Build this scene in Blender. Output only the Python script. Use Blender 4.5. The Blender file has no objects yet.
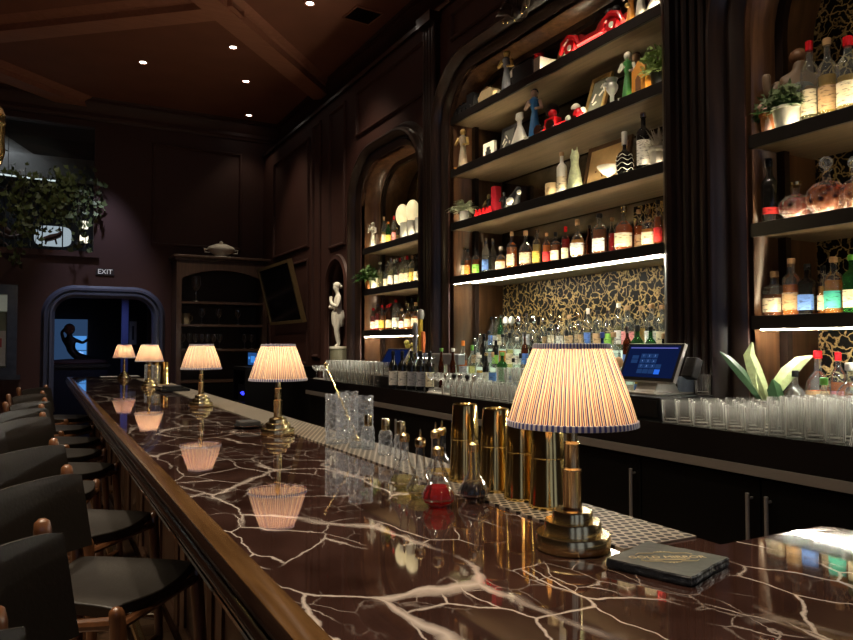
import bpy, math, random
from mathutils import Vector, Matrix, Euler
random.seed(7)
PI = math.pi
SC = bpy.context.scene
COL = SC.collection

# ---------------------------------------------------------------- camera
F = 720.0
TH, PH = math.radians(28.3), math.radians(1.95)
CZ = 1.47
_s, _c, _sp, _cp = math.sin(TH), math.cos(TH), math.sin(PH), math.cos(PH)
def ray(u, v):
    a = (u - 426.5) / F; b = (320 - v) / F
    return (_c*a - _s*_sp*b + _s*_cp, -_s*a - _c*_sp*b + _c*_cp, _cp*b + _sp)
def onX(u, v, X):
    d = ray(u, v); t = X/d[0]; return d[1]*t, CZ + d[2]*t
def onY(u, v, Y):
    d = ray(u, v); t = Y/d[1]; return d[0]*t, CZ + d[2]*t
def onZ(u, v, Z):
    d = ray(u, v); t = (Z - CZ)/d[2]; return d[0]*t, d[1]*t
cam = bpy.data.cameras.new('camera'); cam.sensor_width = 36; cam.lens = 36*F/853; cam.clip_start = .05
co = bpy.data.objects.new('camera', cam); COL.objects.link(co)
co.location = (0, 0, CZ); co.rotation_euler = (PI/2 + PH, 0, -TH)
SC.camera = co
SC.view_settings.view_transform = 'Standard'; SC.view_settings.look = 'None'
SC.view_settings.gamma = 1; SC.view_settings.use_curve_mapping = False
SC.view_settings.exposure = 0.35
cy = SC.cycles
cy.max_bounces = 10; cy.transparent_max_bounces = 40; cy.diffuse_bounces = 4; cy.glossy_bounces = 5
cy.transmission_bounces = 6; cy.caustics_reflective = False; cy.caustics_refractive = False
cy.sample_clamp_indirect = 4; cy.sample_clamp_direct = 0
w = bpy.data.worlds.new('night'); SC.world = w; w.use_nodes = True
w.node_tree.nodes['Background'].inputs[1].default_value = .9
w.node_tree.nodes['Background'].inputs[0].default_value = (.20, .24, .36, 1)

# ---------------------------------------------------------------- materials
MATS = {}
def newmat(name):
    m = bpy.data.materials.new(name); m.use_nodes = True
    nt = m.node_tree; nt.nodes.clear()
    out = nt.nodes.new('ShaderNodeOutputMaterial')
    return m, nt, out
def P(name, col, rough=.5, metal=0, nz=.15, scale=30, spec=.5, emit=None, es=0, coat=0, bump=0, stretch=(1, 1, 1)):
    """plain surface: principled with a little procedural variation"""
    if name in MATS: return MATS[name]
    m, nt, out = newmat(name); N = nt.nodes; L = nt.links
    b = N.new('ShaderNodeBsdfPrincipled')
    tc = N.new('ShaderNodeTexCoord'); mp = N.new('ShaderNodeMapping'); mp.inputs['Scale'].default_value = stretch
    no = N.new('ShaderNodeTexNoise'); no.inputs['Scale'].default_value = scale; no.inputs['Detail'].default_value = 3
    mx = N.new('ShaderNodeMixRGB')
    mx.inputs[1].default_value = (*[c*(1-nz) for c in col], 1); mx.inputs[2].default_value = (*[min(1, c*(1+nz)) for c in col], 1)
    L.new(tc.outputs['Object'], mp.inputs[0]); L.new(mp.outputs[0], no.inputs['Vector'])
    L.new(no.outputs['Fac'], mx.inputs[0]); L.new(mx.outputs[0], b.inputs['Base Color'])
    b.inputs['Roughness'].default_value = rough; b.inputs['Metallic'].default_value = metal
    b.inputs['Specular IOR Level'].default_value = spec
    b.inputs['Coat Weight'].default_value = coat; b.inputs['Coat Roughness'].default_value = .08
    if emit: b.inputs['Emission Color'].default_value = (*emit, 1); b.inputs['Emission Strength'].default_value = es
    if bump:
        bp = N.new('ShaderNodeBump'); bp.inputs['Strength'].default_value = bump; bp.inputs['Distance'].default_value = .01
        L.new(no.outputs['Fac'], bp.inputs['Height']); L.new(bp.outputs[0], b.inputs['Normal'])
    L.new(b.outputs[0], out.inputs[0]); MATS[name] = m; return m
def WOOD(name, c1, c2, rough=.35, axis='z', sc=6, coat=.3):
    if name in MATS: return MATS[name]
    m, nt, out = newmat(name); N = nt.nodes; L = nt.links
    b = N.new('ShaderNodeBsdfPrincipled'); tc = N.new('ShaderNodeTexCoord'); mp = N.new('ShaderNodeMapping')
    st = {'x': (.08, 1, 1), 'y': (1, .08, 1), 'z': (1, 1, .08)}[axis]
    mp.inputs['Scale'].default_value = [q*sc for q in st]
    no = N.new('ShaderNodeTexNoise'); no.inputs['Scale'].default_value = 5; no.inputs['Detail'].default_value = 6; no.inputs['Distortion'].default_value = .6
    cr = N.new('ShaderNodeValToRGB'); cr.color_ramp.elements[0].position = .3; cr.color_ramp.elements[1].position = .72
    cr.color_ramp.elements[0].color = (*c1, 1); cr.color_ramp.elements[1].color = (*c2, 1)
    L.new(tc.outputs['Object'], mp.inputs[0]); L.new(mp.outputs[0], no.inputs['Vector']); L.new(no.outputs['Fac'], cr.inputs[0])
    L.new(cr.outputs[0], b.inputs['Base Color']); b.inputs['Roughness'].default_value = rough
    b.inputs['Coat Weight'].default_value = coat; b.inputs['Coat Roughness'].default_value = .15
    L.new(b.outputs[0], out.inputs[0]); MATS[name] = m; return m
def GL(name, tint=(.95, .97, .96), diff=.05, dcol=(.8, .85, .85), gl=1.0, trl=0.0, rough=.03, facets=0, fk=.6, edge=0):
    """thin glass or liquid seen through: transparent + fresnel gloss + a little scatter"""
    if name in MATS: return MATS[name]
    m, nt, out = newmat(name); N = nt.nodes; L = nt.links
    t = N.new('ShaderNodeBsdfTransparent'); t.inputs[0].default_value = (*tint, 1)
    g = N.new('ShaderNodeBsdfGlossy'); g.inputs['Roughness'].default_value = rough; g.inputs[0].default_value = (gl, gl, gl, 1)
    d = N.new('ShaderNodeBsdfDiffuse'); d.inputs[0].default_value = (*dcol, 1)
    tr = N.new('ShaderNodeBsdfTranslucent'); tr.inputs[0].default_value = (*dcol, 1)
    no = N.new('ShaderNodeTexNoise'); no.inputs['Scale'].default_value = 60
    dm = N.new('ShaderNodeMixShader'); dm.inputs[0].default_value = trl; L.new(d.outputs[0], dm.inputs[1]); L.new(tr.outputs[0], dm.inputs[2])
    mu = N.new('ShaderNodeMath'); mu.operation = 'MULTIPLY'; mu.inputs[1].default_value = diff*2; L.new(no.outputs['Fac'], mu.inputs[0])
    if edge:  # pale rim mixed in by viewing angle, imitates brightly lit glass edges
        lw = N.new('ShaderNodeLayerWeight'); lw.inputs[0].default_value = .5; pw = N.new('ShaderNodeMath'); pw.operation = 'POWER'; pw.inputs[1].default_value = 3.0; L.new(lw.outputs['Facing'], pw.inputs[0])
        ma = N.new('ShaderNodeMath'); ma.operation = 'MULTIPLY_ADD'; ma.use_clamp = True; ma.inputs[1].default_value = edge; L.new(pw.outputs[0], ma.inputs[0]); L.new(mu.outputs[0], ma.inputs[2]); mu = ma
    if facets:
        tc = N.new('ShaderNodeTexCoord'); vo = N.new('ShaderNodeTexVoronoi'); vo.inputs['Scale'].default_value = facets; L.new(tc.outputs['Object'], vo.inputs['Vector'])
        rm = N.new('ShaderNodeMapRange'); rm.inputs[1].default_value = .25; rm.inputs[2].default_value = .75; rm.inputs[3].default_value = .12; rm.inputs[4].default_value = 2.2
        L.new(vo.outputs['Distance'], rm.inputs[0]); m9 = N.new('ShaderNodeMath'); m9.operation = 'MULTIPLY'; m9.use_clamp = True; L.new(mu.outputs[0], m9.inputs[0]); L.new(rm.outputs[0], m9.inputs[1]); mu = m9
        bp = N.new('ShaderNodeBump'); bp.inputs['Strength'].default_value = .9; bp.inputs['Distance'].default_value = .004; L.new(vo.outputs['Distance'], bp.inputs['Height']); L.new(bp.outputs[0], g.inputs['Normal'])
    m1 = N.new('ShaderNodeMixShader'); L.new(mu.outputs[0], m1.inputs[0]); L.new(t.outputs[0], m1.inputs[1]); L.new(dm.outputs[0], m1.inputs[2])
    fr = N.new('ShaderNodeFresnel'); fr.inputs[0].default_value = 1.5
    fk_ = N.new('ShaderNodeMath'); fk_.operation = 'MULTIPLY'; fk_.inputs[1].default_value = fk; L.new(fr.outputs[0], fk_.inputs[0])
    m2 = N.new('ShaderNodeMixShader'); L.new(fk_.outputs[0], m2.inputs[0]); L.new(m1.outputs[0], m2.inputs[1]); L.new(g.outputs[0], m2.inputs[2])
    L.new(m2.outputs[0], out.inputs[0]); MATS[name] = m; return m
def EM(name, col, s):
    if name in MATS: return MATS[name]
    m, nt, out = newmat(name); e = nt.nodes.new('ShaderNodeEmission'); e.inputs[0].default_value = (*col, 1); e.inputs[1].default_value = s
    nt.links.new(e.outputs[0], out.inputs[0]); MATS[name] = m; return m

def marble_top():
    m, nt, out = newmat('veined_marble'); N = nt.nodes; L = nt.links
    tc = N.new('ShaderNodeTexCoord')
    def noise(vec, sc, det=5, rough=.55):
        n = N.new('ShaderNodeTexNoise'); n.inputs['Scale'].default_value = sc; n.inputs['Detail'].default_value = det; n.inputs['Roughness'].default_value = rough
        L.new(vec, n.inputs['Vector']); return n
    def warp(vec, sc, amt, det=4):
        n = noise(vec, sc, det); s = N.new('ShaderNodeVectorMath'); s.operation = 'SUBTRACT'; s.inputs[1].default_value = (.5, .5, .5)
        L.new(n.outputs['Color'], s.inputs[0]); k = N.new('ShaderNodeVectorMath'); k.operation = 'SCALE'; k.inputs['Scale'].default_value = amt
        L.new(s.outputs[0], k.inputs[0]); a = N.new('ShaderNodeVectorMath'); L.new(vec, a.inputs[0]); L.new(k.outputs[0], a.inputs[1]); return a.outputs[0]
    def vein(vec, sc, wd, rot, st):
        mp = N.new('ShaderNodeMapping'); mp.inputs['Rotation'].default_value = (0, 0, rot); mp.inputs['Scale'].default_value = st; L.new(vec, mp.inputs[0])
        v = N.new('ShaderNodeTexVoronoi'); v.feature = 'DISTANCE_TO_EDGE'; v.inputs['Scale'].default_value = sc; L.new(mp.outputs[0], v.inputs['Vector'])
        r = N.new('ShaderNodeMapRange'); r.inputs[1].default_value = wd; r.inputs[2].default_value = 0; r.inputs[3].default_value = 0; r.inputs[4].default_value = 1
        L.new(v.outputs['Distance'], r.inputs[0]); return r
    def mul(a, b):
        k = N.new('ShaderNodeMath'); k.operation = 'MULTIPLY'; L.new(a, k.inputs[0]); L.new(b, k.inputs[1]); return k.outputs[0]
    def thr(n, lo, hi):
        r = N.new('ShaderNodeMapRange'); r.inputs[1].default_value = lo; r.inputs[2].default_value = hi; L.new(n, r.inputs[0]); return r.outputs[0]
    o = tc.outputs['Object']
    w1 = warp(warp(o, 1.6, .16), 9, .035)
    w2 = warp(warp(o, 2.4, .10), 18, .022)
    big = vein(w1, 2.1, .055, .5, (1.5, .7, 1)); wv = noise(o, 3.1, 3)
    L.new(thr(wv.outputs['Fac'], .35, .75), big.inputs[1]) if False else None
    bw = N.new('ShaderNodeMath'); bw.operation = 'MULTIPLY_ADD'; bw.inputs[1].default_value = .12; bw.inputs[2].default_value = -.042
    L.new(wv.outputs['Fac'], bw.inputs[0]); mxw = N.new('ShaderNodeMath'); mxw.operation = 'MAXIMUM'; mxw.inputs[1].default_value = .009; L.new(bw.outputs[0], mxw.inputs[0]); L.new(mxw.outputs[0], big.inputs[1])
    mask1 = thr(noise(o, 2.3, 2).outputs['Fac'], .44, .56)
    v1 = mul(big.outputs[0], mask1)
    med = vein(w2, 5.5, .018, -.4, (1.3, .7, 1)); v2 = mul(med.outputs[0], thr(noise(w1, 3.1, 2).outputs['Fac'], .46, .58))
    fin = vein(w2, 13.0, .024, .9, (1.3, .8, 1)); v3 = mul(fin.outputs[0], thr(noise(w1, 3.7, 2).outputs['Fac'], .52, .66))
    a = N.new('ShaderNodeMath'); a.operation = 'MAXIMUM'; L.new(v1, a.inputs[0]); L.new(v2, a.inputs[1])
    k3 = N.new('ShaderNodeMath'); k3.operation = 'MULTIPLY'; k3.inputs[1].default_value = .55; L.new(v3, k3.inputs[0])
    b2 = N.new('ShaderNodeMath'); b2.operation = 'MAXIMUM'; L.new(a.outputs[0], b2.inputs[0]); L.new(k3.outputs[0], b2.inputs[1])
    pw = N.new('ShaderNodeMath'); pw.operation = 'POWER'; pw.inputs[1].default_value = .75; L.new(b2.outputs[0], pw.inputs[0])
    base = N.new('ShaderNodeValToRGB'); e = base.color_ramp.elements; e[0].position = .3; e[0].color = (.026, .011, .008, 1); e[1].position = .7; e[1].color = (.062, .030, .024, 1)
    L.new(noise(w1, 6, 5).outputs['Fac'], base.inputs[0])
    mx = N.new('ShaderNodeMixRGB'); L.new(pw.outputs[0], mx.inputs[0]); L.new(base.outputs[0], mx.inputs[1]); mx.inputs[2].default_value = (.72, .62, .55, 1)
    b = N.new('ShaderNodeBsdfPrincipled'); L.new(mx.outputs[0], b.inputs['Base Color']); b.inputs['Roughness'].default_value = .045
    b.inputs['IOR'].default_value = 1.6; b.inputs['Coat Weight'].default_value = 1; b.inputs['Coat Roughness'].default_value = .03; b.inputs['Coat IOR'].default_value = 1.85
    L.new(b.outputs[0], out.inputs[0]); return m
M_MARBLE = marble_top()
def gold_vein():
    m, nt, out = newmat('black_marble_gold_veins'); N = nt.nodes; L = nt.links
    tc = N.new('ShaderNodeTexCoord'); n = N.new('ShaderNodeTexNoise'); n.inputs['Scale'].default_value = 11; n.inputs['Detail'].default_value = 5
    L.new(tc.outputs['Object'], n.inputs['Vector'])
    a = N.new('ShaderNodeMixRGB'); a.blend_type = 'ADD'; a.inputs[0].default_value = .16; L.new(tc.outputs['Object'], a.inputs[1]); L.new(n.outputs['Color'], a.inputs[2])
    v = N.new('ShaderNodeTexVoronoi'); v.feature = 'DISTANCE_TO_EDGE'; v.inputs['Scale'].default_value = 17; L.new(a.outputs[0], v.inputs['Vector'])
    r = N.new('ShaderNodeMapRange'); r.inputs[1].default_value = .095; r.inputs[2].default_value = .0; r.inputs[3].default_value = 0; r.inputs[4].default_value = 1; L.new(v.outputs['Distance'], r.inputs[0])
    n2 = N.new('ShaderNodeTexNoise'); n2.inputs['Scale'].default_value = 14; L.new(tc.outputs['Object'], n2.inputs['Vector'])
    k = N.new('ShaderNodeMath'); k.operation = 'MULTIPLY'; L.new(r.outputs[0], k.inputs[0]); L.new(n2.outputs['Fac'], k.inputs[1])
    k2 = N.new('ShaderNodeMath'); k2.operation = 'MULTIPLY'; k2.use_clamp = True; k2.inputs[1].default_value = 1.9; L.new(k.outputs[0], k2.inputs[0])
    mx = N.new('ShaderNodeMixRGB'); L.new(k2.outputs[0], mx.inputs[0]); mx.inputs[1].default_value = (.0025, .0018, .0014, 1); mx.inputs[2].default_value = (.58, .40, .16, 1)
    b = N.new('ShaderNodeBsdfPrincipled'); L.new(mx.outputs[0], b.inputs['Base Color']); b.inputs['Roughness'].default_value = .4; b.inputs['Specular IOR Level'].default_value = .15
    L.new(b.outputs[0], out.inputs[0]); return m
M_GOLDV = gold_vein()
def mirror_mat():
    m, nt, out = newmat('antiqued_mirror'); N = nt.nodes; L = nt.links
    n = N.new('ShaderNodeTexNoise'); n.inputs['Scale'].default_value = 5; n.inputs['Detail'].default_value = 6
    cr = N.new('ShaderNodeValToRGB'); cr.color_ramp.elements[0].position = .35; cr.color_ramp.elements[0].color = (.10, .09, .07, 1); cr.color_ramp.elements[1].position = .7; cr.color_ramp.elements[1].color = (.60, .57, .48, 1)
    b = N.new('ShaderNodeBsdfPrincipled'); b.inputs['Metallic'].default_value = 1; b.inputs['Roughness'].default_value = .1
    L.new(n.outputs['Fac'], cr.inputs[0]); L.new(cr.outputs[0], b.inputs['Base Color']); L.new(b.outputs[0], out.inputs[0]); return m
M_MIRROR = mirror_mat()
def shade_mat(name='pleated_striped_fabric'):
    m, nt, out = newmat(name); N = nt.nodes; L = nt.links
    tc = N.new('ShaderNodeTexCoord'); sp = N.new('ShaderNodeSeparateXYZ'); L.new(tc.outputs['Object'], sp.inputs[0])
    at = N.new('ShaderNodeMath'); at.operation = 'ARCTAN2'; L.new(sp.outputs['Y'], at.inputs[0]); L.new(sp.outputs['X'], at.inputs[1])
    n = N.new('ShaderNodeTexNoise'); n.inputs['Scale'].default_value = 9; n.inputs['Detail'].default_value = 2
    mp = N.new('ShaderNodeMapping'); mp.inputs['Scale'].default_value = (3, 3, .6); L.new(tc.outputs['Object'], mp.inputs[0]); L.new(mp.outputs[0], n.inputs['Vector'])
    ad = N.new('ShaderNodeMath'); ad.operation = 'MULTIPLY_ADD'; ad.inputs[1].default_value = .05; L.new(n.outputs['Fac'], ad.inputs[0]); L.new(at.outputs[0], ad.inputs[2])
    mu = N.new('ShaderNodeMath'); mu.operation = 'MULTIPLY'; mu.inputs[1].default_value = 92/(2*PI)*1.0; L.new(ad.outputs[0], mu.inputs[0])
    fr = N.new('ShaderNodeMath'); fr.operation = 'FRACT'; L.new(mu.outputs[0], fr.inputs[0])
    cr = N.new('ShaderNodeValToRGB'); cr.color_ramp.interpolation = 'LINEAR'; e = cr.color_ramp.elements
    cream, blue, mar = (.82, .66, .45, 1), (.035, .035, .15, 1), (.20, .05, .06, 1)
    e[0].position = 0; e[0].color = cream; e[1].position = 1; e[1].color = cream
    for p, c_ in ((.24, cream), (.29, mar), (.46, mar), (.50, (.75, .52, .42, 1)), (.62, cream), (.66, blue), (.90, blue), (.95, cream)):
        q = e.new(p); q.color = c_
    L.new(fr.outputs[0], cr.inputs[0])
    d = N.new('ShaderNodeBsdfDiffuse'); t = N.new('ShaderNodeBsdfTranslucent'); L.new(cr.outputs[0], d.inputs[0]); L.new(cr.outputs[0], t.inputs[0])
    mx = N.new('ShaderNodeMixShader'); mx.inputs[0].default_value = .55; L.new(d.outputs[0], mx.inputs[1]); L.new(t.outputs[0], mx.inputs[2])
    L.new(mx.outputs[0], out.inputs[0]); return m
M_SHADE = shade_mat()
def stripe_mat(name, n_, c1, c2, axis_angle=True, rough=.7):
    m, nt, out = newmat(name); N = nt.nodes; L = nt.links
    tc = N.new('ShaderNodeTexCoord'); sp = N.new('ShaderNodeSeparateXYZ'); L.new(tc.outputs['Object'], sp.inputs[0])
    at = N.new('ShaderNodeMath'); at.operation = 'ARCTAN2'; L.new(sp.outputs['Y'], at.inputs[0]); L.new(sp.outputs['X'], at.inputs[1])
    mu = N.new('ShaderNodeMath'); mu.operation = 'MULTIPLY'; mu.inputs[1].default_value = n_; L.new((at.outputs[0] if axis_angle else sp.outputs['Z']), mu.inputs[0])
    si = N.new('ShaderNodeMath'); si.operation = 'SINE'; L.new(mu.outputs[0], si.inputs[0])
    r = N.new('ShaderNodeMapRange'); r.inputs[1].default_value = -.3; r.inputs[2].default_value = .3; L.new(si.outputs[0], r.inputs[0])
    mx = N.new('ShaderNodeMixRGB'); L.new(r.outputs[0], mx.inputs[0]); mx.inputs[1].default_value = (*c1, 1); mx.inputs[2].default_value = (*c2, 1)
    b = N.new('ShaderNodeBsdfPrincipled'); b.inputs['Roughness'].default_value = rough; L.new(mx.outputs[0], b.inputs['Base Color']); L.new(b.outputs[0], out.inputs[0]); return m
M_TRIM = stripe_mat('striped_shade_trim', 75, (.07, .08, .30), (.75, .70, .68))
def mat_holes():
    """perforated metal drip strip: rows of dark oval holes"""
    m, nt, out = newmat('perforated_strip'); N = nt.nodes; L = nt.links
    tc = N.new('ShaderNodeTexCoord'); sp = N.new('ShaderNodeSeparateXYZ'); L.new(tc.outputs['Object'], sp.inputs[0])
    def M_(op, a, b=None, c=None):
        n = N.new('ShaderNodeMath'); n.operation = op
        for i, q in enumerate((a, b, c)):
            if q is None: continue
            if isinstance(q, (int, float)): n.inputs[i].default_value = q
            else: L.new(q, n.inputs[i])
        return n.outputs[0]
    px, py = .022, .0225
    ry = M_('DIVIDE', sp.outputs['Y'], py); row = M_('FLOOR', ry); fy = M_('SUBTRACT', M_('FRACT', ry), .5)
    rx = M_('ADD', M_('DIVIDE', sp.outputs['X'], px), M_('MULTIPLY', row, .5)); fx = M_('SUBTRACT', M_('FRACT', M_('ADD', rx, 100)), .5)
    d = M_('SQRT', M_('ADD', M_('POWER', M_('MULTIPLY', M_('ABSOLUTE', fx), 1.0), 2), M_('POWER', M_('MULTIPLY', M_('ABSOLUTE', fy), .95), 2)))
    hole = M_('LESS_THAN', d, .39)
    mx = N.new('ShaderNodeMixRGB'); L.new(hole, mx.inputs[0]); mx.inputs[1].default_value = (.36, .32, .26, 1); mx.inputs[2].default_value = (.010, .009, .009, 1)
    b = N.new('ShaderNodeBsdfPrincipled'); L.new(mx.outputs[0], b.inputs['Base Color']); b.inputs['Specular IOR Level'].default_value = .12; b.inputs['Roughness'].default_value = .45; b.inputs['Metallic'].default_value = .35
    L.new(b.outputs[0], out.inputs[0]); return m
M_MAT = mat_holes()

M_WALL = P('maroon_paint', (.046, .0135, .0085), .6, scale=4)
M_CEIL = P('rust_ceiling_paint', (.21, .082, .052), .7, scale=3)
M_DWOOD = WOOD('near_black_wood', (.008, .0045, .0035), (.024, .012, .008), .32, 'z', coat=.25)
M_BEAM = WOOD('ceiling_beam_wood', (.30, .130, .082), (.38, .170, .110), .5, 'x', coat=0)
M_INWOOD = WOOD('warm_walnut', (.10, .045, .020), (.22, .105, .045), .35, 'z', 5)
M_SHELF = P('shelf_black_edge', (.012, .010, .009), .3)
M_SHELFU = WOOD('shelf_underside_oak', (.20, .145, .085), (.30, .22, .13), .5, 'y', coat=.05)
M_NOSE = WOOD('bar_edge_wood', (.075, .036, .012), (.17, .088, .032), .16, 'y', 10, coat=.8)
M_MOLD = WOOD('bar_moulding_wood', (.010, .005, .0035), (.022, .011, .007), .12, 'y', 10, coat=.9)
M_BFRONT = WOOD('bar_front_wood', (.06, .030, .019), (.12, .062, .038), .35, 'z')
M_FLOOR = None
M_BRASS = P('polished_brass', (.88, .70, .36), .20, 1, .05)
M_GOLD = P('polished_gold', (.92, .66, .24), .15, 1, .05)
M_STEEL = P('brushed_steel', (.40, .38, .35), .45, .75, .1, 60, stretch=(1, .05, 1))
M_CHROME = P('chrome', (.75, .75, .75), .08, 1, .03)
M_LEATH = P('black_leather', (.010, .0072, .0050), .42, 0, .25, 90, bump=.08, spec=.6)
M_LEATH.node_tree.nodes['Principled BSDF'].inputs['Coat Roughness'].default_value = .35
M_STOOLW = WOOD('stool_walnut', (.085, .034, .014), (.17, .068, .028), .3, 'z', 8, coat=.6)
M_BLACK = P('black_lacquer', (.006, .006, .006), .35)
M_CAB = P('black_cabinet_paint', (.0022, .0020, .0019), .6, spec=.12)
M_BSTONE = P('black_stone', (.006, .006, .006), .16, 0, .5, 3)
M_PLAST = P('matte_black_plastic', (.005, .005, .0055), .45, spec=.35)
M_SLATE = P('dark_green_slate', (.055, .065, .058), .5, 0, .2, 50, bump=.1)
M_SLATE_E = P('dark_blue_slate_edge', (.008, .011, .018), .55, 0, .6, 60, bump=.8)
M_WHITE = P('white_ceramic', (.80, .77, .70), .3)
M_PLASTER = P('white_plaster', (.78, .75, .66), .55)
M_LEAF = P('green_leaf', (.05, .14, .03), .45, 0, .5, 12)
M_LEAFL = P('pale_green_leaf', (.26, .36, .12), .45, 0, .4, 12)
M_SAGE = P('sage_leaf', (.16, .22, .10), .5, 0, .5, 25)
M_IVY = P('ivy_leaf', (.085, .11, .035), .55, 0, .6, 4)
M_FROST = P('blue_door_trim', (.060, .068, .105), .3, coat=.5)
M_RED = P('red_enamel', (.55, .012, .018), .25, coat=.5)
M_TERRA = P('terracotta', (.45, .16, .06), .7)
M_GREY = P('grey_clay', (.16, .16, .16), .6)
M_SKIN = P('skin', (.42, .24, .17), .5)
M_DSHIRT = P('dark_shirt', (.018, .018, .022), .8)
M_GLASS = GL('clear_glass', (.985, .99, .985), .085, (1, .98, .92), trl=.5, rough=.09, edge=1.6)
M_BITT = GL('dropper_glass', (.98, .985, .99), .03, (.85, .9, 1), trl=.5, edge=.3)
M_CUT = GL('cut_crystal', (.97, .98, .99), .12, (.9, .94, 1.0), trl=.5, rough=.06, facets=60, edge=.35)
M_BGLASS = GL('bottle_glass', (.95, .97, .95), .07, (.9, .92, .88), trl=.4)
M_FAC = GL('faceted_decanter', (.93, .88, .85), .05, (.9, .8, .7), facets=40, edge=.3)
LIQ = {'deepred': GL('deep_red_cognac', (.30, .015, .01), .35, (.40, .03, .015), trl=.5, facets=35), 'deepamber': GL('deep_amber_cognac', (.45, .10, .02), .4, (.55, .13, .03), trl=.5, facets=35),
       'amber': GL('amber_spirit', (.95, .45, .09), .55, (1, .40, .05), .4, .6),
       'dark': GL('dark_spirit', (.42, .10, .02), .45, (.6, .14, .02), .4, .6),
       'cognac': GL('cognac', (.70, .14, .03), .5, (.9, .17, .02), .4, .6),
       'red': GL('red_liqueur', (.62, .02, .02), .5, (.85, .02, .02), .4, .6),
       'orange': GL('orange_liqueur', (.95, .30, .04), .55, (1, .28, .03), .4, .6),
       'gold': GL('golden_spirit', (.95, .72, .25), .45, (1, .72, .2), .4, .6),
       'straw': GL('straw_spirit', (.93, .86, .52), .25, (.85, .78, .42), .4, .6),
       'clear': GL('clear_spirit', (.93, .96, .94), .10, (.8, .84, .8), .3, .6),
       'green': GL('green_liqueur', (.15, .55, .12), .3, (.08, .45, .08), .4, .6),
       'black': P('black_syrup', (.006, .003, .003), .15)}
BODY = {'c': M_BGLASS, 'k': P('black_bottle_glass', (.010, .010, .009), .06, coat=.5),
        'g': GL('green_bottle_glass', (.12, .36, .10), .22, (.03, .16, .04)),
        'b': GL('blue_bottle_glass', (.06, .10, .35), .35, (.02, .04, .20)),
        'w': P('white_bottle_glaze', (.75, .72, .62), .3), 'o': GL('brown_bottle_glass', (.30, .10, .03), .25, (.12, .035, .01))}
def LABM(n, col):
    nm = 'label_paper_' + n
    if nm in MATS: return MATS[nm]
    m, nt, out = newmat(nm); N = nt.nodes; L = nt.links
    tc = N.new('ShaderNodeTexCoord'); mp = N.new('ShaderNodeMapping'); mp.inputs['Scale'].default_value = (25, 25, 90)
    no = N.new('ShaderNodeTexNoise'); no.inputs['Scale'].default_value = 1.3; L.new(tc.outputs['Object'], mp.inputs[0]); L.new(mp.outputs[0], no.inputs['Vector'])
    cr = N.new('ShaderNodeValToRGB'); cr.color_ramp.elements[0].position = .34; cr.color_ramp.elements[1].position = .46
    cr.color_ramp.elements[0].color = (*[q*.35 for q in col], 1); cr.color_ramp.elements[1].color = (*col, 1)
    L.new(no.outputs['Fac'], cr.inputs[0]); b = N.new('ShaderNodeBsdfPrincipled'); b.inputs['Roughness'].default_value = .6
    L.new(cr.outputs[0], b.inputs['Base Color']); L.new(b.outputs[0], out.inputs[0]); MATS[nm] = m; return m
LABC = {'cream': (.80, .70, .48), 'white': (.85, .82, .74), 'yellow': (.80, .55, .10), 'orange': (.85, .30, .05), 'red': (.62, .03, .03),
        'green': (.25, .55, .08), 'blue': (.10, .22, .60), 'teal': (.08, .55, .42), 'black': (.03, .03, .03), 'tan': (.55, .36, .18), 'grey': (.42, .42, .45),
        'gold': (.62, .42, .14), 'pink': (.8, .3, .3)}
CAPM = {'black': M_PLAST, 'cork': P('cork', (.42, .25, .12), .8, 0, .3, 200), 'gold': M_BRASS, 'white': M_WHITE, 'red': M_RED,
        'silver': M_CHROME, 'orange': P('orange_cap', (.80, .22, .03), .4), 'green': P('green_cap', (.12, .35, .05), .4), 'crystal': M_CUT,
        'blue': P('blue_cap', (.02, .04, .2), .4)}

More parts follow.
